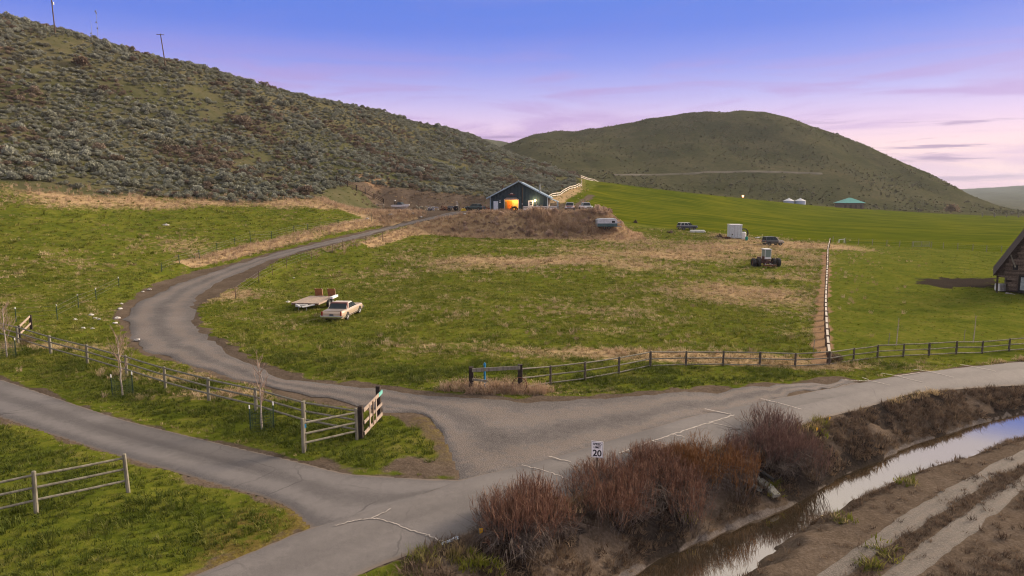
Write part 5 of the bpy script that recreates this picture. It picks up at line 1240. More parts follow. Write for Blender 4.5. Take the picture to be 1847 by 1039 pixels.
# yard clutter left of the shop
bt = thing('boat_on_trailer', 'small white boat with dark windscreen on a trailer at the yard edge', 'boat', (-23.6, 145.5), math.radians(-28))
rings = []
for x_, w, zb_, zt_ in ((-2.0, .75, .6, 1.25), (-1, .85, .5, 1.25), (.4, .85, .5, 1.3), (1.6, .5, .65, 1.4), (2.3, .06, 1.1, 1.45)): rings.append([(x_, -w, zt_), (x_, -w * .9, (zb_ + zt_) / 2), (x_, 0, zb_), (x_, w * .9, (zb_ + zt_) / 2), (x_, w, zt_)])
Mb().loft(rings).build('hull', WHITE, bt); Mb().loft([[(-.6, -.62, 1.28), (-.6, .62, 1.28), (.9, .5, 1.3), (.9, -.5, 1.3)], [(-.4, -.5, 1.85), (-.4, .5, 1.85), (.3, .42, 1.85), (.3, -.42, 1.85)]]).build('windscreen', GLASS, bt)
Mb().beam((-1.8, 0, .42), (2.9, 0, .42), .12, .12).build('trailer_beam', STEEL, bt); [Mb().wheel((-.6, s_ * .8, .3), .3, .18).build('wheel', BLACK, bt) for s_ in (-1, 1)]
qb = thing('small_tractor', 'grey lawn tractor with roll bar among the yard clutter', 'tractor', (-12.6, 148.5), math.radians(170))
Mb().box((.6, 0, .75), (1.3, .6, .5)).build('hood', simple('grey_paint', (.16, .17, .17), (.10, .10, .10), 4, .5), qb, bevel=.05); Mb().box((-.5, 0, .65), (1.0, .7, .35)).build('body', TR, qb)
Mb().beam((-.7, -.5, .7), (-.7, -.5, 1.9), .07, .07).beam((-.7, .5, .7), (-.7, .5, 1.9), .07, .07).beam((-.7, -.5, 1.9), (-.7, .5, 1.9), .07, .07).build('roll_bar', STEEL, qb)
for sx, r_ in ((-.6, .52), (.9, .34)):
    for s_ in (-1, 1): Mb().wheel((sx, s_ * .55, r_), r_, .28).build('wheel', BLACK, qb)
yl = thing('snow_blade', 'yellow machine blade at the yard edge left of the dark car', 'machine', (-10.2, 145), math.radians(20))
Mb().extrude([(-.6, 0), (.5, 0), (.35, .5), (-.1, .62), (-.45, .45)], -.35, .35).build('blade', simple('yellow_paint', (.60, .40, .03), (.45, .30, .03), 3, .6), yl, bevel=.03); Mb().beam((.3, 0, .3), (1.2, 0, .45), .14, .14).build('arm', BLACK, yl)
for k, (x_, y_, lb, mm) in enumerate(((-19.8, 149, 'grey pile of poles and scrap right of the white boat', W_GREY), (-17.2, 148, 'pale jumble of scrap in the middle of the yard clutter', STEEL), (-14.8, 150, 'rusty scrap beside the grey lawn tractor', RUST), (-9.2, 148, 'dark scrap leaning behind the yellow blade', W_DARK), (-5.9, 148.5, 'red boxes stacked between the dark car and the shop', simple('red_box', (.26, .05, .035), (.16, .04, .03), 4, .7)))):
    o = thing('yard_scrap', lb, 'scrap', (x_, y_)); m = Mb(); rr = np.random.default_rng(40 + k)
    for i in range(16):
        c_ = Vector((rr.normal(0, .6), rr.normal(0, .4), rr.uniform(.1, .8))); d = Vector((rr.normal(), rr.normal() * .5, rr.normal() * .7)).normalized() * rr.uniform(.2, .7); m.beam(c_ - d, c_ + d, rr.uniform(.06, .35), rr.uniform(.05, .25))
    m.build('scrap', mm, o)

# ------------------------------------------------------------------ shop
def rib_mat(name, c1, c2, freq, rough=.55, metal=.1):
    n = NT(name); v = n.pos((1, 1, 1), True); sp = n.node('ShaderNodeSeparateXYZ'); n.link(v, sp.inputs[0])
    w = n.math('SINE', n.math('MULTIPLY', n.math('ADD', sp.outputs['X'], sp.outputs['Y']), freq)); f = n.noise(1.2, 4, .6, v)
    n.base(n.mix(n.range(f, .3, .7), c1, c2)); n.bump(w, .5, .03); n.set(Roughness=rough, Metallic=metal); return n.m
SHOPW = rib_mat('shop_siding', (.020, .040, .052), (.028, .052, .064), 21); TRIM = simple('pale_trim', (.34, .46, .54), (.28, .38, .46), 3, .5)
ROOFM = rib_mat('roof_sheet', (.25, .33, .38), (.20, .27, .31), 21, .45, .3); SIDEW = rib_mat('side_cladding', (.40, .33, .28), (.33, .27, .23), 30)
INSIDE = simple('garage_lining', (.62, .46, .26), (.52, .36, .18), 2, .8); CONC = simple('concrete', (.34, .32, .29), (.24, .23, .21), 3, .9, bump=.3)
sh = thing('shop_building', 'dark blue gabled metal shop with a lit open garage door', 'building', (1.45, 147.4), math.radians(-5), z=PAD_Z - .05)
hw, ln, ez, pz = 6.2, 15.0, 3.05, 6.25
gx0, gx1, gz = -3.05, -.08, 2.85
T = .18
def sw(nm, x0, x1, z0, z1, m=SHOPW): return Mb().box(((x0 + x1) / 2, T / 2, (z0 + z1) / 2), (x1 - x0, T, z1 - z0)).build(nm, m, sh)
Mb().extrude([(-hw, 0), (gx0, 0), (gx0, gz - .35), (gx0 + .4, gz), (gx1 - .4, gz), (gx1, gz - .35), (gx1, 0), (hw, 0), (hw, ez), (0, pz), (-hw, ez)], 0, T).build('front_wall', SHOPW, sh)
Mb().extrude([(-hw, 0), (hw, 0), (hw, ez), (0, pz), (-hw, ez)], ln - T, ln).build('rear_wall', SHOPW, sh)
Mb().box((-hw + T / 2, ln / 2, ez / 2), (T, ln - 2 * T - .01, ez)).build('side_wall', SHOPW, sh); Mb().box((hw - T / 2, ln / 2, ez / 2), (T, ln - 2 * T - .01, ez)).build('side_wall', SIDEW, sh)
Mb().box((0, ln / 2, .02), (2 * hw - .5, ln - .5, .06)).build('floor', CONC, sh)
sl = math.atan2(pz - ez, hw); ov = .75
for s_ in (-1, 1):
    a = Vector((0, 0, pz + .10)); e = Vector((s_ * (hw + ov), 0, ez + .10 - ov * math.tan(sl)))
    Mb().loft([[(a.x, -.7, a.z), (e.x, -.7, e.z), (e.x, -.7, e.z - .10), (a.x, -.7, a.z - .10)], [(a.x, ln + .5, a.z), (e.x, ln + .5, e.z), (e.x, ln + .5, e.z - .10), (a.x, ln + .5, a.z - .10)]]).build('roof', ROOFM, sh)
    Mb().loft([[(a.x, -.76, a.z + .03), (e.x, -.76, e.z + .03), (e.x, -.76, e.z - .24), (a.x, -.76, a.z - .24)], [(a.x, -.70, a.z + .03), (e.x, -.70, e.z + .03), (e.x, -.70, e.z - .24), (a.x, -.70, a.z - .24)]]).build('fascia', TRIM, sh)
    Mb().box((s_ * (hw - .06), -.025, ez / 2), (.16, .05, ez - .1)).build('corner_trim', TRIM, sh)
Mb().loft([[(-.4, -1.25, pz - .02), (.4, -1.25, pz - .02), (0, -1.25, pz + .22)], [(-.7, -.7, pz - .17), (.7, -.7, pz - .17), (0, -.7, pz + .22)]]).build('peak_hood', TRIM, sh)
# lean-to on the right
lr = Mb().loft([[(hw + .3, 2.5, 2.6), (hw + 2.1, 2.5, 1.95), (hw + 2.1, 2.5, 1.85), (hw + .3, 2.5, 2.5)], [(hw + .3, ln - 1, 2.6), (hw + 2.1, ln - 1, 1.95), (hw + 2.1, ln - 1, 1.85), (hw + .3, ln - 1, 2.5)]]).build('lean_to_roof', ROOFM, sh)
for y_ in (2.7, 7.5, ln - 1.2): Mb().box((hw + 1.95, y_, .92), (.12, .12, 1.84)).build('lean_to_post', TRIM, sh)
# garage opening
for x_ in (gx0 - .06, gx1 + .06): Mb().box((x_, -.03, gz / 2 - .15), (.14, .06, gz - .35)).build('door_jamb', TRIM, sh)
Mb().box(((gx0 + gx1) / 2, .35, gz - .22), (gx1 - gx0 - .1, .06, .5)).build('overhead_door', simple('roller_door', (.5, .48, .44), (.4, .38, .34), 3, .6), sh)
Mb().box((0, 6.0, 1.5), (2 * hw - .6, .1, 2.9)).build('inner_wall', INSIDE, sh)
cab_ = thing('cabinet', 'tall orange cabinet inside the lit garage', 'cabinet', (0, 0), math.radians(-5)); 
def shop_pt(x, y): c_, s_ = math.cos(math.radians(-5)), math.sin(math.radians(-5)); return (1.45 + x * c_ - y * s_, 147.4 + x * s_ + y * c_)
cab_.location = (*shop_pt(-2.35, 4.6), PAD_Z); ORC = simple('orange_cabinet', (.70, .22, .03), (.55, .16, .02), 2, .6)
Mb().box((0, 0, 1.05), (1.1, .5, 2.0)).build('carcass', ORC, cab_); [Mb().box((s_ * .27, -.27, 1.05), (.5, .03, 1.85)).build('door', ORC, cab_) for s_ in (-1, 1)]; [Mb().box((s_ * .06, -.30, 1.1), (.03, .03, .2)).build('handle', BLACK, cab_) for s_ in (-1, 1)]
mo = thing('quad_bike', 'dark quad bike parked inside the lit garage doorway', 'quad bike', (0, 0), math.radians(170)); mo.location = (*shop_pt(-1.15, 2.2), PAD_Z)
Mb().box((0, 0, .62), (1.1, .42, .28)).box((-.15, 0, .84), (.7, .3, .16)).box((.5, 0, .78), (.3, .5, .22)).build('body', W_DARK, mo, bevel=.04); Mb().beam((.42, -.38, 1.08), (.42, .38, 1.08), .05, .05).beam((.5, 0, .7), (.42, 0, 1.08), .06, .06).build('handlebar', BLACK, mo)
for sx in (-.55, .55):
    for s_ in (-1, 1): Mb().wheel((sx, s_ * .42, .29), .29, .24, 12).build('wheel', BLACK, mo)
# man doors
d = Mb().box((-4.95, -.03, 1.06), (1.02, .06, 2.08)).build('door', TRIM, sh); Mb().box((-4.95, -.07, 1.05), (.9, .03, 1.95)).build('door_leaf', simple('door_white', (.62, .68, .72), (.55, .6, .64), 2, .5), d); Mb().box((-4.6, -.11, 1.0), (.06, .06, .12)).build('handle', STEEL, d)
d = Mb().box((2.55, -.03, 1.15), (1.12, .06, 2.15)).build('door', WHITE, sh); g_ = Mb().box((2.62, -.07, 1.62), (.62, .03, .8)).build('pane', GLASS, d)
Mb().box((2.62, -.095, 1.62), (.03, .03, .8)).box((2.62, -.095, 1.62), (.62, .03, .03)).build('glazing_bar', WHITE, d); Mb().box((2.12, -.1, 1.0), (.06, .06, .12)).build('handle', STEEL, d)
Mb().box((-4.05, -.03, 1.85), (.3, .05, .26)).build('notice', WHITE, sh); Mb().box((-4.05, -.03, 2.22), (.16, .05, .14)).build('meter', WHITE, sh)
# worn emblem above the door: dark red winged board with a pale centre
em = Mb().loft([[(-.85 - 1.5, -.03, 3.55), (.85 - 1.5, -.03, 3.55), (.45 - 1.5, -.03, 3.32), (-.45 - 1.5, -.03, 3.32)], [(-.85 - 1.5, -.07, 3.55), (.85 - 1.5, -.07, 3.55), (.45 - 1.5, -.07, 3.32), (-.45 - 1.5, -.07, 3.32)]]).build('emblem', simple('emblem_red', (.14, .035, .03), (.09, .03, .03), 5, .7), sh)
m = Mb(); 
for k in (-1, 0, 1): m.tube((-1.5 + k * .17, -.075, 3.68 + .05 * (k == 0)), (-1.5 + k * .17, -.11, 3.68 + .05 * (k == 0)), .13, .13, 10)
m.build('emblem_top', simple('emblem_pale', (.5, .42, .38), (.4, .3, .28), 5, .7), em)
# roof pipes
Mb().tube((4.3, 4, 3.6), (4.3, 4, 5.5), .14, .14, 10).tube((4.3, 4, 5.5), (4.3, 4, 5.65), .2, .2, 10).build('flue', STEEL, sh); Mb().tube((-4.0, 6, 3.8), (-4.0, 6, 5.4), .1, .1, 8).tube((-4.0, 6, 5.4), (-4.0, 6, 5.55), .18, .18, 8).build('vent_pipe', RUST, sh); Mb().box((-3.6, 5, 4.75), (.5, .5, .35)).build('roof_vent', TRIM, sh)
# wall lamp that is on, and the light in the garage
def emit(name, c_, st):
    m = bpy.data.materials.new(name); m.use_nodes = True; b = m.node_tree.nodes['Principled BSDF']; b.inputs['Base Color'].default_value = (*c_, 1); b.inputs['Emission Color'].default_value = (*c_, 1); b.inputs['Emission Strength'].default_value = st; return m
wl_ = Mb().box((3.55, -.10, 2.18), (.16, .2, .1)).build('wall_lamp', BLACK, sh)
Mb().tube((3.55, -.22, 2.08), (3.55, -.22, 2.36), .13, .16, 12).build('bulb', emit('lamp_glow', (1, .62, .22), 22), wl_)
def lamp(x, y, z, e, c_, size=.2):
    l = bpy.data.lights.new('lamp_light', 'POINT'); l.energy = e; l.color = c_; l.shadow_soft_size = size; o = lk(bpy.data.objects.new('lamp_light', l), sh); o.location = (x, y, z); return o
lamp(3.55, -.55, 2.2, 120, (1, .66, .32), .15); lamp(-1.3, 3.0, 2.5, 330, (1, .50, .12), .3); lamp(-1.0, 4.6, 2.3, 160, (1, .55, .14), .3)
# yard pole and rail in front of the shop
pl = thing('yard_pole', 'dark timber pole standing in front of the shop', 'pole', (2.15, 144.2)); Mb().tube((0, 0, -.3), (0, 0, 5.0), .15, .12, 9).build('shaft', W_DARK, pl); Mb().box((0, -.14, 1.5), (.2, .1, .3)).build('meter_box', STEEL, pl)
rail_fence('low whitish plank fence along the yard edge before the shop', [(2.3, 143.0), (4.2, 142.6), (6.0, 142.3), (7.7, 142.2), (9.4, 142.5)], (.35, .62, .92), .09, .08, W_GREY, WHITE, 1.0, True)
lamp_p = thing('lamp_post_stub', 'short dark post with a small box beside the lit shop door', 'post', (5.1, 144.6)); Mb().tube((0, 0, -.1), (0, 0, 1.9), .07, .07, 8).build('shaft', W_BROWN, lamp_p); Mb().box((.18, -.05, .95), (.3, .25, .4)).build('box', WHITE, lamp_p)
for nm, lb, xy, h_, mm, mt in (('marker_post', 'thick black post with a white cap left of the yard', (-28.06, 165.13), 1.9, W_DARK, WHITE), ('yard_stake', 'thin pale stake standing by the yellow blade', (-11.2, 143.6), 1.5, W_GREY, W_GREY), ('yard_post', 'dark wooden post right of the white boat', (-19.9, 146.2), 2.1, W_BROWN, W_BROWN)):
    t = thing(nm, lb, 'post', xy); w = .14 if mt is WHITE else .06; Mb().tube((0, 0, -.1), (0, 0, h_), w, w, 8).build('shaft', mm, t); Mb().tube((0, 0, h_), (0, 0, h_ + .22), w * 1.6, w * 1.2, 8).build('cap', mt, t)
tb = thing('old_table', 'bleached wooden table frame at the foot of the brushy slope', 'table', (-31.63, 165.06)); Mb().box((0, 0, .85), (1.75, .8, .1)).build('top', W_PALE, tb); [Mb().beam((sx, sy, 0), (sx, sy, .82), .1, .1).build('leg', W_GREY, tb) for sx in (-.78, .78) for sy in (-.3, .3)]

# ------------------------------------------------------------------ old barn at the right edge
BW = [simple('barn_board_%d' % i, c1, c2, 7, .95, bump=.4) for i, (c1, c2) in enumerate((((.135, .100, .075), (.075, .056, .044)), ((.17, .13, .10), (.09, .07, .055)), ((.10, .074, .056), (.055, .042, .034))))]
BR = simple('barn_roof_shingle', (.060, .042, .034), (.035, .027, .022), 5, .95, bump=.5)
bx_, by_ = (57.36, 80.57); bn = thing('old_barn', 'weathered brown plank barn leaning at the right picture edge', 'barn', (bx_, by_), math.radians(-35)); BN = bn
half, bh, bl = 3.3, 8.3, 11.0; xl = .0
rf = lambda x: .0
roofz = lambda x: 2.25 + (bh - .6 - 2.25) * min(1, max(0, x / half))          # underside of the left slope
Mb().box((half, 1.2 + bl / 2, 2.0), (2 * (half - 1.2), bl - .4, 3.9)).build('inner_mass', BW[2], bn)
Mb().extrude([(-.12, 1.95), (2 * half + .12, 1.95), (half, bh - .12)], .5, .6).build('gable_backing', BW[2], bn)  # dark sheet added behind the planks, standing in for the shadowed interior
k = 0; z_ = .35
while z_ < bh - .9:
    hgt_ = rng.uniform(.20, .27); x0 = max(.55, (z_ + .3 - 2.25) / (bh - .6 - 2.25) * half + .12) if z_ > 1.7 else 1.35
    x0 += rng.choice([0, 0, .15, .35, -.25, .6]) if z_ < 5 else rng.uniform(0, .1)
    x1 = 2 * half - max(.55, (z_ + .3 - 2.25) / (bh - .6 - 2.25) * half + .12) if z_ > 1.7 else 2 * half - 1.35
    cuts = [(x0, x1)]
    if z_ < 2.1: cuts = [(x0, 2.3), (3.9, x1)]
    elif 2.55 < z_ < 3.35: cuts = [(x0, 1.65), (2.15, x1)]
    elif 4.1 < z_ < 5.2: cuts = [(x0, 2.75), (3.3, x1)] if x0 < 2.6 else [(x0, x1)]
    for a, b in cuts:
        if b - a > .2: Mb().box(((a + b) / 2, rng.uniform(-.02, .02), z_ + hgt_ / 2), (b - a, .05, hgt_ - .02), 0, ry=rng.normal(0, .006)).build('plank', BW[k % 3], bn); k += 1
    z_ += hgt_
for s_ in (0, 1):
    X_ = (lambda x: x) if s_ == 0 else (lambda x: 2 * half - x)
    n_ = 14
    for i in range(n_):
        f0, f1 = i / n_, (i + 1) / n_ + .012; xa, xb = -.15 + (half + .15) * f0, -.15 + (half + .15) * f1; za, zb_ = 2.05 + (bh - 2.05) * f0, 2.05 + (bh - 2.05) * f1
        Mb().loft([[(X_(xa), -.55, za + .05), (X_(xb), -.55, zb_ - .0), (X_(xb), -.55, zb_ - .12), (X_(xa), -.55, za - .10)], [(X_(xa), bl, za + .05), (X_(xb), bl, zb_), (X_(xb), bl, zb_ - .12), (X_(xa), bl, za - .10)]]).build('shingle_course', BR, bn)
    Mb().beam((X_(.35), -.2, -.1), (X_(.28), -.2, 2.0), .2, .2).build('corner_post', W_DARK, bn)
    for i in range(3): Mb().beam((X_(.3 + .55 * i), -.05, 2.0 + i * .75), (X_(1.6 + .5 * i), -.12, 1.9 + i * .78), .06, .16).build('loose_board', BW[(i + 1) % 3], bn)
# hay hood
hh = Mb().loft([[(half - .95, -1.9, bh - .12), (half + .95, -1.9, bh - .12), (half, -1.9, bh + .30)], [(half - .75, -.5, bh - 1.0), (half + .75, -.5, bh - 1.0), (half, -.5, bh + .20)]]).build('hay_hood', BR, bn)
for i in range(6): Mb().beam((half - .9 + .16 * i, -1.95 + .1 * i, bh - .1 + .07 * i), (half + .05, -1.9 + .1 * i, bh - .05 + .07 * i), .1, .05).build('hood_batten', W_GREY, hh)
for c_, d in (((3.1, .12, 1.15), (1.6, .05, 2.0)), ((1.9, .12, 2.95), (.5, .05, .8)), ((3.0, .12, 4.65), (.55, .05, 1.1))): Mb().box(c_, d).build('opening', BLACK, bn)
Mb().box((2.75, -.03, 1.2), (.45, .06, 1.5)).build('door_window', simple('dusty_pane', (.30, .36, .36), (.2, .24, .25), 4, .3), bn)
Mb().beam((2.25, -.04, .3), (2.25, -.04, 2.2), .1, .2).build('door_frame', BW[2], bn)
Mb().beam((1.2, -.25, .02), (2.9, -.45, -.32), .3, .22).build('footing', CONC, bn)
Mb().beam((1.3, -.1, 4.6), (1.9, -.12, 3.1), .05, .14).build('broken_brace', W_GREY, bn)
tt_ = thing('plastic_tote', 'white gridded plastic tote crate at the foot of the barn', 'crate', (58.95, 81.13), .05)
Mb().box((0, .4, .45), (.95, .9, .82)).build('bottle', WHITE, tt_, bevel=.04)
for i in range(6): Mb().box((-.48 + i * .19, -.07, .45), (.025, .025, .86)).build('bar', STEEL, tt_)
for i in range(5): Mb().box((0, -.085, .08 + i * .19), (1.0, .025, .025)).build('bar', STEEL, tt_)

# ------------------------------------------------------------------ far buildings
SILO = simple('galvanised', (.42, .50, .58), (.36, .43, .50), 3, .4, .5)
for (u_, lb) in (((171, 425), 'left of two round grey grain bins at the far field edge'), ((177.6, 424), 'right of two round grey grain bins at the far field edge')):
    zz = 3.2; s0 = thing('grain_bin', lb, 'grain bin', u_, 0, 'far grain bins', z=zz); 
    Mb().tube((0, 0, -2), (0, 0, 3.9), 3.2, 3.2, 24).build('drum', SILO, s0); Mb().tube((0, 0, 3.9), (0, 0, 5.4), 3.4, .4, 24).build('roof', WHITE, s0); Mb().tube((0, 0, 5.4), (0, 0, 5.7), .45, .3, 12).build('cap', SILO, s0)
gz_ = thing('hipped_shed', 'far brown shed with a green hipped metal roof', 'shed', (210, 428), .05, z=2.4)
Mb().box((0, 0, 1.4), (13.5, 9, 4.4)).build('wall', BW[1], gz_); Mb().loft([[(-7.6, -5.6, 3.4), (7.6, -5.6, 3.4), (7.6, 5.6, 3.4), (-7.6, 5.6, 3.4)], [(-.6, -.3, 6.6), (.6, -.3, 6.6), (.6, .3, 6.6), (-.6, .3, 6.6)]]).build('roof', simple('green_roof', (.10, .36, .31), (.08, .30, .26), 3, .5), gz_)
for i in range(4): Mb().box((-5 + i * 3.3, -4.53, 1.2), (1.4, .08, 2.2)).build('opening', BW[2], gz_)
fl = thing('yard_light', 'small orange glowing yard light on a post beyond the crop field', 'lamp post', (118, 352), z=h1(118, 352) - .3)
Mb().tube((0, 0, -1), (0, 0, 3.6), .22, .18, 8).build('post', simple('orange_post', (.55, .25, .12), (.45, .2, .1), 2, .7), fl); Mb().tube((0, 0, 3.6), (0, 0, 4.6), .35, .55, 10).build('head', emit('yard_glow', (1, .50, .20), 3.0), fl)
# poles and masts on the hill
def pole(label, xy, h, tilt, arm, extra=False):
    p = thing('utility_pole', label, 'utility pole', xy); e = Vector((tilt, 0, h)); Mb().tube((0, 0, -.5), e, .17, .12, 9).build('shaft', W_BROWN, p)
    if arm: Mb().beam(e * .97 + Vector((-1.1, -.15, .08)), e * .97 + Vector((1.1, -.15, -.08)), .12, .14).build('crossarm', W_BROWN, p); [Mb().tube(e * .97 + Vector((q, -.15, .05)), e * .97 + Vector((q, -.15, .28)), .06, .05, 6).build('insulator', STEEL, p) for q in (-1.0, 0, 1.0)]
    if extra: Mb().tube(e * .72 + Vector((.32, 0, -.35)), e * .72 + Vector((.32, 0, .35)), .22, .22, 10).build('transformer', STEEL, p)
pole('leaning wooden utility pole with a crossarm on the brushy hillside', (-98.11, 200.37), 9.6, -1.0, True)
pole('upright wooden utility pole with transformer at the hilltop left', (-122.47, 190.65), 10.5, -.3, True, True)
for lb, xy, h_, ds in (('slender radio mast with small dishes on the hilltop', (-116.39, 199.81), 9.5, (.93, .88, .62, .45)), ('shorter thin radio mast with two dishes left of the taller one', (-116.11, 196.43), 6.0, (.42, .30))):
    p = thing('radio_mast', lb, 'mast', xy, dz=-.5); Mb().tube((0, 0, 0), (0, 0, h_), .06, .04, 6).build('shaft', simple('mast_grey', (.30, .32, .36), (.25, .27, .3), 2, .5), p)
    for i, f in enumerate(ds): Mb().tube((.1 * (i % 2 * 2 - 1), -.25, h_ * f), (.1 * (i % 2 * 2 - 1), -.02, h_ * f), .24, .08, 10).build('dish', STEEL, p)

# ------------------------------------------------------------------ roadside
def text_mesh(s, size, mat, parent, loc, rot, name='letters', ext=.003, spacing=1.0):
    cu = bpy.data.curves.new(name, 'FONT'); cu.body = s; cu.size = size; cu.align_x = 'CENTER'; cu.align_y = 'CENTER'; cu.extrude = ext; cu.space_character = spacing; cu.offset = size * .022
    o = bpy.data.objects.new(name, cu); COL.objects.link(o); bpy.context.view_layer.update()
    me = bpy.data.meshes.new_from_object(o); COL.objects.unlink(o); bpy.data.objects.remove(o); me.materials.clear(); me.materials.append(mat)
    q = lk(bpy.data.objects.new(name, me), parent); q.location = loc; q.rotation_euler = rot; return q
sg = thing('speed_sign', 'white rectangular speed limit 20 sign on a steel post behind the willows', 'sign', (3.22, 24.72), math.radians(-16))
SH, SWD, SZ = .64, .45, 1.62
Mb().box((0, .03, .92), (.06, .04, 2.0)).build('post', W_BROWN, sg)
pnl = Mb().box((0, 0, SZ + .0), (SWD, .012, SH)).build('panel', simple('sign_white', (.90, .90, .88), (.86, .86, .84), 2, .5), sg, bevel=0)
INK = simple('sign_black', (.012, .013, .018), (.02, .02, .025), 3, .5)
bd = Mb(); i_ = .018
for c_, d in (((0, -.0075, SH / 2 - i_), (SWD - .03, .003, .008)), ((0, -.0075, -SH / 2 + i_), (SWD - .03, .003, .008)), ((SWD / 2 - i_, -.0075, 0), (.008, .003, SH - .04)), ((-SWD / 2 + i_, -.0075, 0), (.008, .003, SH - .04))): bd.box((c_[0], c_[1], c_[2] + SZ), d)
bd.build('border', INK, pnl)
rx = (math.pi / 2, 0, 0)
text_mesh('SPEED', .118, INK, pnl, (0, -.010, SZ + .205), rx); text_mesh('LIMIT', .118, INK, pnl, (0, -.010, SZ + .08), rx)
t2 = text_mesh('20', .34, INK, pnl, (0, -.010, SZ - .155), rx, ext=.003)
cu_off = t2.data
for xy, lb in (((-1.05, 20.44), 'yellow marker flag beside the nearest willow at the road edge'), ((16.28, 33.85), 'yellow marker flag at the road edge past the willows'), ((15.08, 32.59), 'yellow marker flag on the canal bank below the other one')):
    f = thing('marker_flag', lb, 'flag', xy, .3); Mb().tube((0, 0, -.05), (0, 0, .42), .006, .006, 5).build('wire', STEEL, f); Mb().loft([[(0, 0, .22), (0, 0, .42), (.0, .01, .42), (.0, .01, .22)], [(.13, .04, .26), (.15, .03, .40), (.15, .04, .40), (.13, .05, .26)]]).build('pennant', simple('flag_yellow', (.85, .48, .02), (.7, .38, .02), 3, .6), f)
# old ditch road cut across the round hill
Q = resample([(71.17, 489.07), (94.85, 500.32), (129.68, 511.20), (160.52, 518.23), (191.98, 524.75), (219.30, 529.68), (238.08, 533.58)], 90); d = np.gradient(Q, axis=0); d /= np.hypot(*d.T)[:, None]; nr = np.c_[-d[:, 1], d[:, 0]]
zc_ = np.convolve(np.pad(H(Q[:, 0], Q[:, 1]), 4, mode='edge'), np.ones(9) / 9, 'valid') + .5; V = np.concatenate([np.c_[Q + nr * 1.7, zc_ + .1], np.c_[Q - nr * 1.5, zc_], np.c_[Q - nr * 3.6, zc_ - 2.4]]).reshape(3, 90, 3).transpose(1, 0, 2).reshape(-1, 3)
tag(lk(bpy.data.objects.new('hill_road', mesh_np('hill_road', V, grid_faces(90, 3), simple('pale_track', (.13, .115, .085), (.075, .07, .05), .05, .95)))), kind='structure')
# broken concrete apron with a black pipe in the bank
cc = thing('broken_concrete', 'slabs of broken grey concrete sliding down the canal bank', 'concrete', (10.63, 28.25), math.radians(-48), dz=-.22); CC2 = simple('mossy_concrete', (.27, .26, .22), (.16, .16, .13), 3, .95, bump=.5)
for k, (x_, y_, z_, sx, sy, rz_) in enumerate(((-.75, .1, .42, .8, .55, .2), (-.2, .0, .28, .75, .6, -.15), (.35, .1, .06, .7, .5, .1), (.15, -.35, .05, .6, .4, .5), (.75, .05, -.12, .5, .45, -.3), (-.5, -.3, .22, .5, .4, .9))):
    Mb().box((x_, y_, z_), (sx, sy, .16), rz_, rx=rng.normal(0, .12), ry=.42, taper=.86).build('slab', CC2, cc, bevel=.02)
bp_ = thing('drain_pipe', 'black plastic pipe poking out of the broken concrete', 'pipe', (10.95, 28.27), math.radians(-48)); Mb().tube((-.45, 0, .42), (.45, -.02, .12), .075, .075, 12, False).tube((.40, -.02, .137), (.47, -.02, .113), .092, .092, 12, False).build('barrel', BLACK, bp_)
wsr = thing('white_scrap', 'folded white scrap lying on the road edge', 'scrap', (-1.96, 20.30), math.radians(38)); Mb().box((0, 0, .045), (.62, .09, .02), .0, rx=.5).box((.2, .05, .06), (.26, .13, .02), .25, rx=-.3).build('strip', simple('scrap_white', (.62, .70, .78), (.5, .58, .66), 4, .4), wsr)
# sealed cracks of the road
SEAL = simple('crack_seal', (.40, .36, .32), (.26, .235, .21), 6, .8)
for pts in ([(0.39, 26.33), (1.35, 25.79), (2.21, 25.01)], [(1.59, 27.28), (2.45, 26.81)], [(11.38, 33.67), (9.36, 32.03), (7.45, 30.44)], [(7.45, 30.44), (5.81, 29.03), (4.56, 27.91)], [(10.06, 34.44), (10.65, 34.09), (11.20, 33.73)], [(9.70, 32.47), (10.62, 31.74)], [(7.41, 30.51), (7.89, 30.15)], [(6.24, 29.54), (6.86, 29.08)],
            [(13.78, 36.70), (14.64, 35.98), (15.44, 35.14)], [(20.88, 41.48), (21.41, 41.29), (22.25, 41.37), (23.09, 40.51)], [(22.21, 42.11), (22.35, 41.63)], [(24.09, 43.32), (24.75, 42.74), (25.05, 42.27), (25.63, 41.35)], [(24.75, 42.74), (26.83, 43.73)], [(26.87, 44.54), (27.69, 43.94), (28.41, 42.71)], [(31.01, 46.17), (31.63, 45.49), (32.38, 44.49)],
            [(-5.76, 21.06), (-5.11, 21.49), (-4.58, 21.59), (-3.91, 21.27), (-3.34, 20.91), (-2.81, 20.65), (-2.17, 20.19)], [(-4.70, 21.62), (-4.17, 22.32)]):
    Q = resample(pts, max(8, int(10 * len(pts)))) if len(pts) > 2 else np.linspace(pts[0], pts[1], 8); Q = Q + rng.normal(0, .025, Q.shape)
    d = np.gradient(Q, axis=0); d /= np.hypot(*d.T)[:, None]; nr = np.c_[-d[:, 1], d[:, 0]]; w = ((.014 if pts[0][1] < 27 else .024 if pts[0][1] < 33 else .034) + .014 * rng.random(len(Q)))[:, None]
    A_ = Q + nr * w; B_ = Q - nr * w
    za = H(A_[:, 0], A_[:, 1], False) + .022 + .05 + .012; zb_ = H(B_[:, 0], B_[:, 1], False) + .084
    V = np.empty((2 * len(Q), 3)); V[0::2] = np.c_[A_, za]; V[1::2] = np.c_[B_, zb_]
    lk(bpy.data.objects.new('crack_seal', mesh_np('crack_seal', V, [(2 * i, 2 * i + 1, 2 * i + 3, 2 * i + 2) for i in range(len(Q) - 1)], SEAL)), ROADO)
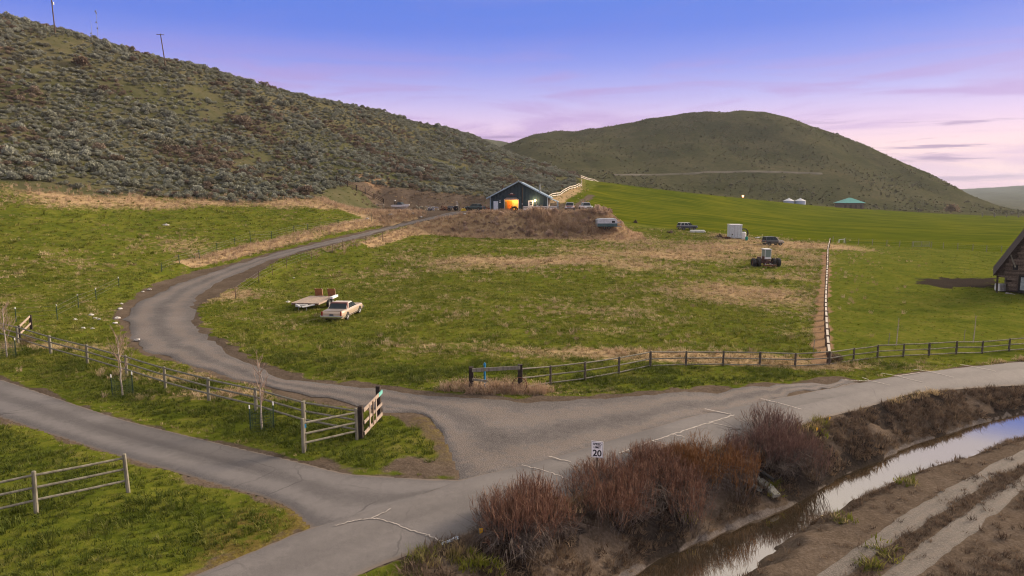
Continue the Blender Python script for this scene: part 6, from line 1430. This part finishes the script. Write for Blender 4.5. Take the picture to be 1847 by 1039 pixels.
# pale stones scattered on the grass by the drive
ROCKM = simple('pale_rock', (.52, .50, .46), (.38, .36, .33), 5, .9)
def rock_mesh(i):
    r = np.random.default_rng(900 + i); bm = bmesh.new(); bmesh.ops.create_icosphere(bm, subdivisions=2, radius=1)
    for v in bm.verts: v.co *= r.uniform(.75, 1.2); v.co.z *= .55
    me = bpy.data.meshes.new('rock'); bm.to_mesh(me); bm.free(); me.materials.append(ROCKM); return me
RM = [rock_mesh(i) for i in range(4)]
ST = [(-37.31, 64.47), (-36.07, 62.00), (-36.87, 58.96), (-35.48, 57.21), (-34.91, 56.80), (-33.95, 57.83), (-32.93, 55.73), (-36.80, 56.61), (-34.20, 53.47), (-33.34, 53.30), (-39.14, 73.01), (-39.04, 71.48), (-22.40, 67.33), (-55.39, 135.49), (-9.51, 137.72), (-20.21, 140.13), (-18.47, 139.72), (-24.27, 138.07), (-28.19, 133.79), (-27.74, 49.55), (-53.78, 106.51), (-27.95, 86.77), (-17.14, 159.03), (-14.35, 178.86)]
for k, xy in enumerate(ST):
    o = lk(bpy.data.objects.new('pale_stone', RM[k % 4])); s_ = rng.uniform(.10, .22) * (1 + (xy[1] > 90) * .9); o.location = (*xy, h1(*xy) + .06); o.scale = (s_ * 1.3, s_, s_); o.rotation_euler = (0, 0, rng.uniform(0, 6))
    tag(o, 'small pale stone lying in the grass beside the gravel drive', 'stone', 'pale stones near the drive')
# tumbleweed against the fences
def tumble(label, xy, r_, seed):
    r = np.random.default_rng(seed); V, Fq = [], []
    for i in range(420):
        d = r.normal(size=3); d /= np.linalg.norm(d); p = d * r_ * r.uniform(.5, 1.0); q = p + np.cross(d, r.normal(size=3)) * r_ * .4 + d * r_ * .1; w = np.cross(q - p, d); w = w / (np.linalg.norm(w) + 1e-6) * .010; k = len(V); V += [p - w, p + w, q + w * .4, q - w * .4]; Fq.append((k, k + 1, k + 2, k + 3))
    o = lk(bpy.data.objects.new('tumbleweed', mesh_np('tumbleweed', V, Fq, M_TUM))); o.location = (*xy, h1(*xy) + r_ * .8); o.scale = (1, 1, .85); tag(o, label, 'tumbleweed')
M_TUM = simple('tumbleweed_twigs', (.17, .11, .075), (.10, .065, .045), 4, .9)
tumble('round brown tumbleweed caught at the fence corner by the dirt strip', (22.29, 46.37), .42, 1); tumble('dark brown tumbleweed lodged under the long fence at the left', (-34.49, 47.71), .45, 2); tumble('broad tan tumbleweed lying right of the fence corner', (22.66, 46.27), .34, 3)
bs = bpy.data.objects.new('bare_shrub', bush_mesh('bare_shrub', M_BROWN, 420, 2.2, 3.0, .35, 77, 6)); lk(bs); bxy = (-108.22, 178.18); bs.location = (*bxy, h1(*bxy) - .1); tag(bs, 'large bare brown shrub in the green opening high on the left hill', 'shrub')
bs = bpy.data.objects.new('bare_tree', bush_mesh('bare_tree', M_BROWN, 420, 4.5, 5.5, .7, 78, 6)); lk(bs); bs.location = (257, 402, h1(257, 402) - .3); tag(bs, 'hazy bare brown tree at the far right foot of the round hill', 'tree')

# ------------------------------------------------------------------ the evening air
hz_m = bpy.data.materials.new('evening_air'); hz_m.use_nodes = True; ht = hz_m.node_tree; ht.nodes.clear()
ho = ht.nodes.new('ShaderNodeOutputMaterial'); hv = ht.nodes.new('ShaderNodeVolumePrincipled')
hv.inputs['Color'].default_value = (.86, .92, 1.0, 1); hv.inputs['Density'].default_value = 0.8e-4; hv.inputs['Anisotropy'].default_value = 0.1
ht.links.new(hv.outputs[0], ho.inputs['Volume'])
hz = Mb().box((0, 2750, 80), (15000, 6700, 240)).build('haze', hz_m); tag(hz, kind='stuff')
